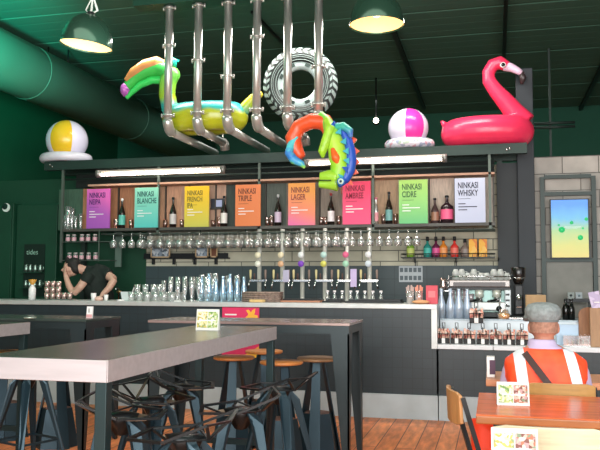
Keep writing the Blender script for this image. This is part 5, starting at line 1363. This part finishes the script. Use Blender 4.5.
# daylight through the glazed front behind the camera
area('front_window_light', (.5, -2.6, 2.2), (-1, 8, 1.4), 8, 2.8, 700, (1, .98, .95))
area('right_window_light', (4.8, 3.5, 2.0), (0, 5, 1.2), 3, 2.2, 50, (.95, .98, 1))
# added fills without fixtures, brightening tables, bar, rear room and duct
area('added_table_fill', (-1.5, 3.6, 4.2), (-1.5, 4.6, 0), 5, 1.5, 90, (1, .93, .84))
area('added_bar_fill', (-2.2, 8.35, 4.3), (-2.2, 8.7, 0), 4.5, .3, 110, (1, .95, .88))
area('added_rear_fill', (-2, 12.5, 4.4), (-2, 13.2, 0), 6, 1, 60, (.9, 1, .93))  # added to lighten the rear wall
area('added_duct_fill', (-2.6, 5.6, 2.9), (-6, 9, 4.3), 1.6, .8, 22, (.92, 1, .95))  # added to brighten the duct from the front
# unseen green spot washing the duct and ceiling at upper left
ld = bpy.data.lights.new('green_wash', 'SPOT'); ld.energy = 3200; ld.color = (.0, 1, .72); ld.spot_size = 1.05; ld.spot_blend = 1; ld.shadow_soft_size = .2
o = bpy.data.objects.new('green_wash', ld); COL.objects.link(o); o.location = (-4.2, 4.3, 3.1); o.rotation_euler = (V((-6.6, 7.3, 4.75)) - o.location).to_track_quat('-Z', 'Y').to_euler()

sc.view_settings.view_transform = 'Standard'; sc.view_settings.look = 'None'; sc.view_settings.exposure = 0.2; sc.view_settings.gamma = 1
sc.view_settings.use_curve_mapping = False
sc.cycles.use_denoising = True
sc.cycles.max_bounces = 8; sc.cycles.transparent_max_bounces = 24; sc.cycles.sample_clamp_indirect = 6
sc.cycles.use_adaptive_sampling = True
# pieces of a part hang under that part
NEST = {'beer_sign': {'board': ('lettering', 'printed_line', 'printed_lines')}, 'high_table': {'tabletop': ('edge_band', 'edge', 'apron')}, 'dining_table': {'tabletop': ('edge',)},
        'menu_stand': {'card': ('food_photo', 'printed_line')}, 'beer_tap': {'tap_body': ('spout', 'handle'), 'column': ('badge',)}, 'steel_pipe': {'vertical_pipe': ('flange',), 'horizontal_pipe': ('end_elbow', 'bolt')},
        'flamingo_float': {'beak': ('beak_tip',), 'eye_white': ('pupil',)}, 'lizard_float': {'blue_back': ('blue_scale', 'orange_spike'), 'snout': ('mouth_line',), 'eye_ring': ('eye_white', 'pupil')},
        'toucan_float': {'beak': ('beak_tip', 'beak_top', 'lower_beak')}, 'tyre_float': {'ring': ('tread', 'printed_line'), 'wheel_disc': ('printed_slot',)}, 'bar_stool': {'base': ('base_top',), 'seat': ('seat_plate',)},
        'pendant_lamp': {'shade': ('inner_reflector', 'socket')}, 'tall_cabinet': {'door': ('badge', 'crescent')}, 'menu_cabinet': {'dark_panel': ('lettering',)}, 'coffee_grinder': {'hopper': ('hopper_ring',)},
        'espresso_machine': {'top_housing': ('dark_strip', 'cup_rail', 'rail_post'), 'side_panel': ('button',)}, 'advertising_screen': {'display': ('green_blob', 'caption')}, 'poster': {'sheet': ('printed_star', 'printed_corner', 'printed_lines')},
        'framed_photograph': {'frame': ('print',)}, 'notice_sheet': {'sheet': ('small_picture',)}, 'bartender': {'t_shirt': ('printed_logo',)}, 'tube_lamp': {'housing': ('end_cap',)}, 'dining_chair': {'seat': ('seat_frame',)},
        'air_duct': {'duct_pipe': ('seam',)}, 'seated_person': {'cap': ('cap_band',)}, 'number_card': {'card': ('lettering', 'pink_band')}, 'wire_stool': {'seat_rim': ('seat_web', 'seat_plate')}}
base_of = lambda o: o.name.split('.')[0]
for root in [o for o in list(sc.objects) if o.parent is None]:
    rules = NEST.get(base_of(root))
    if not rules: continue
    ch = list(root.children)
    for pn, cn in rules.items():
        ps_ = [c for c in ch if base_of(c) == pn]
        if not ps_: continue
        for c in ch:
            if base_of(c) in cn: c.parent = ps_[0]
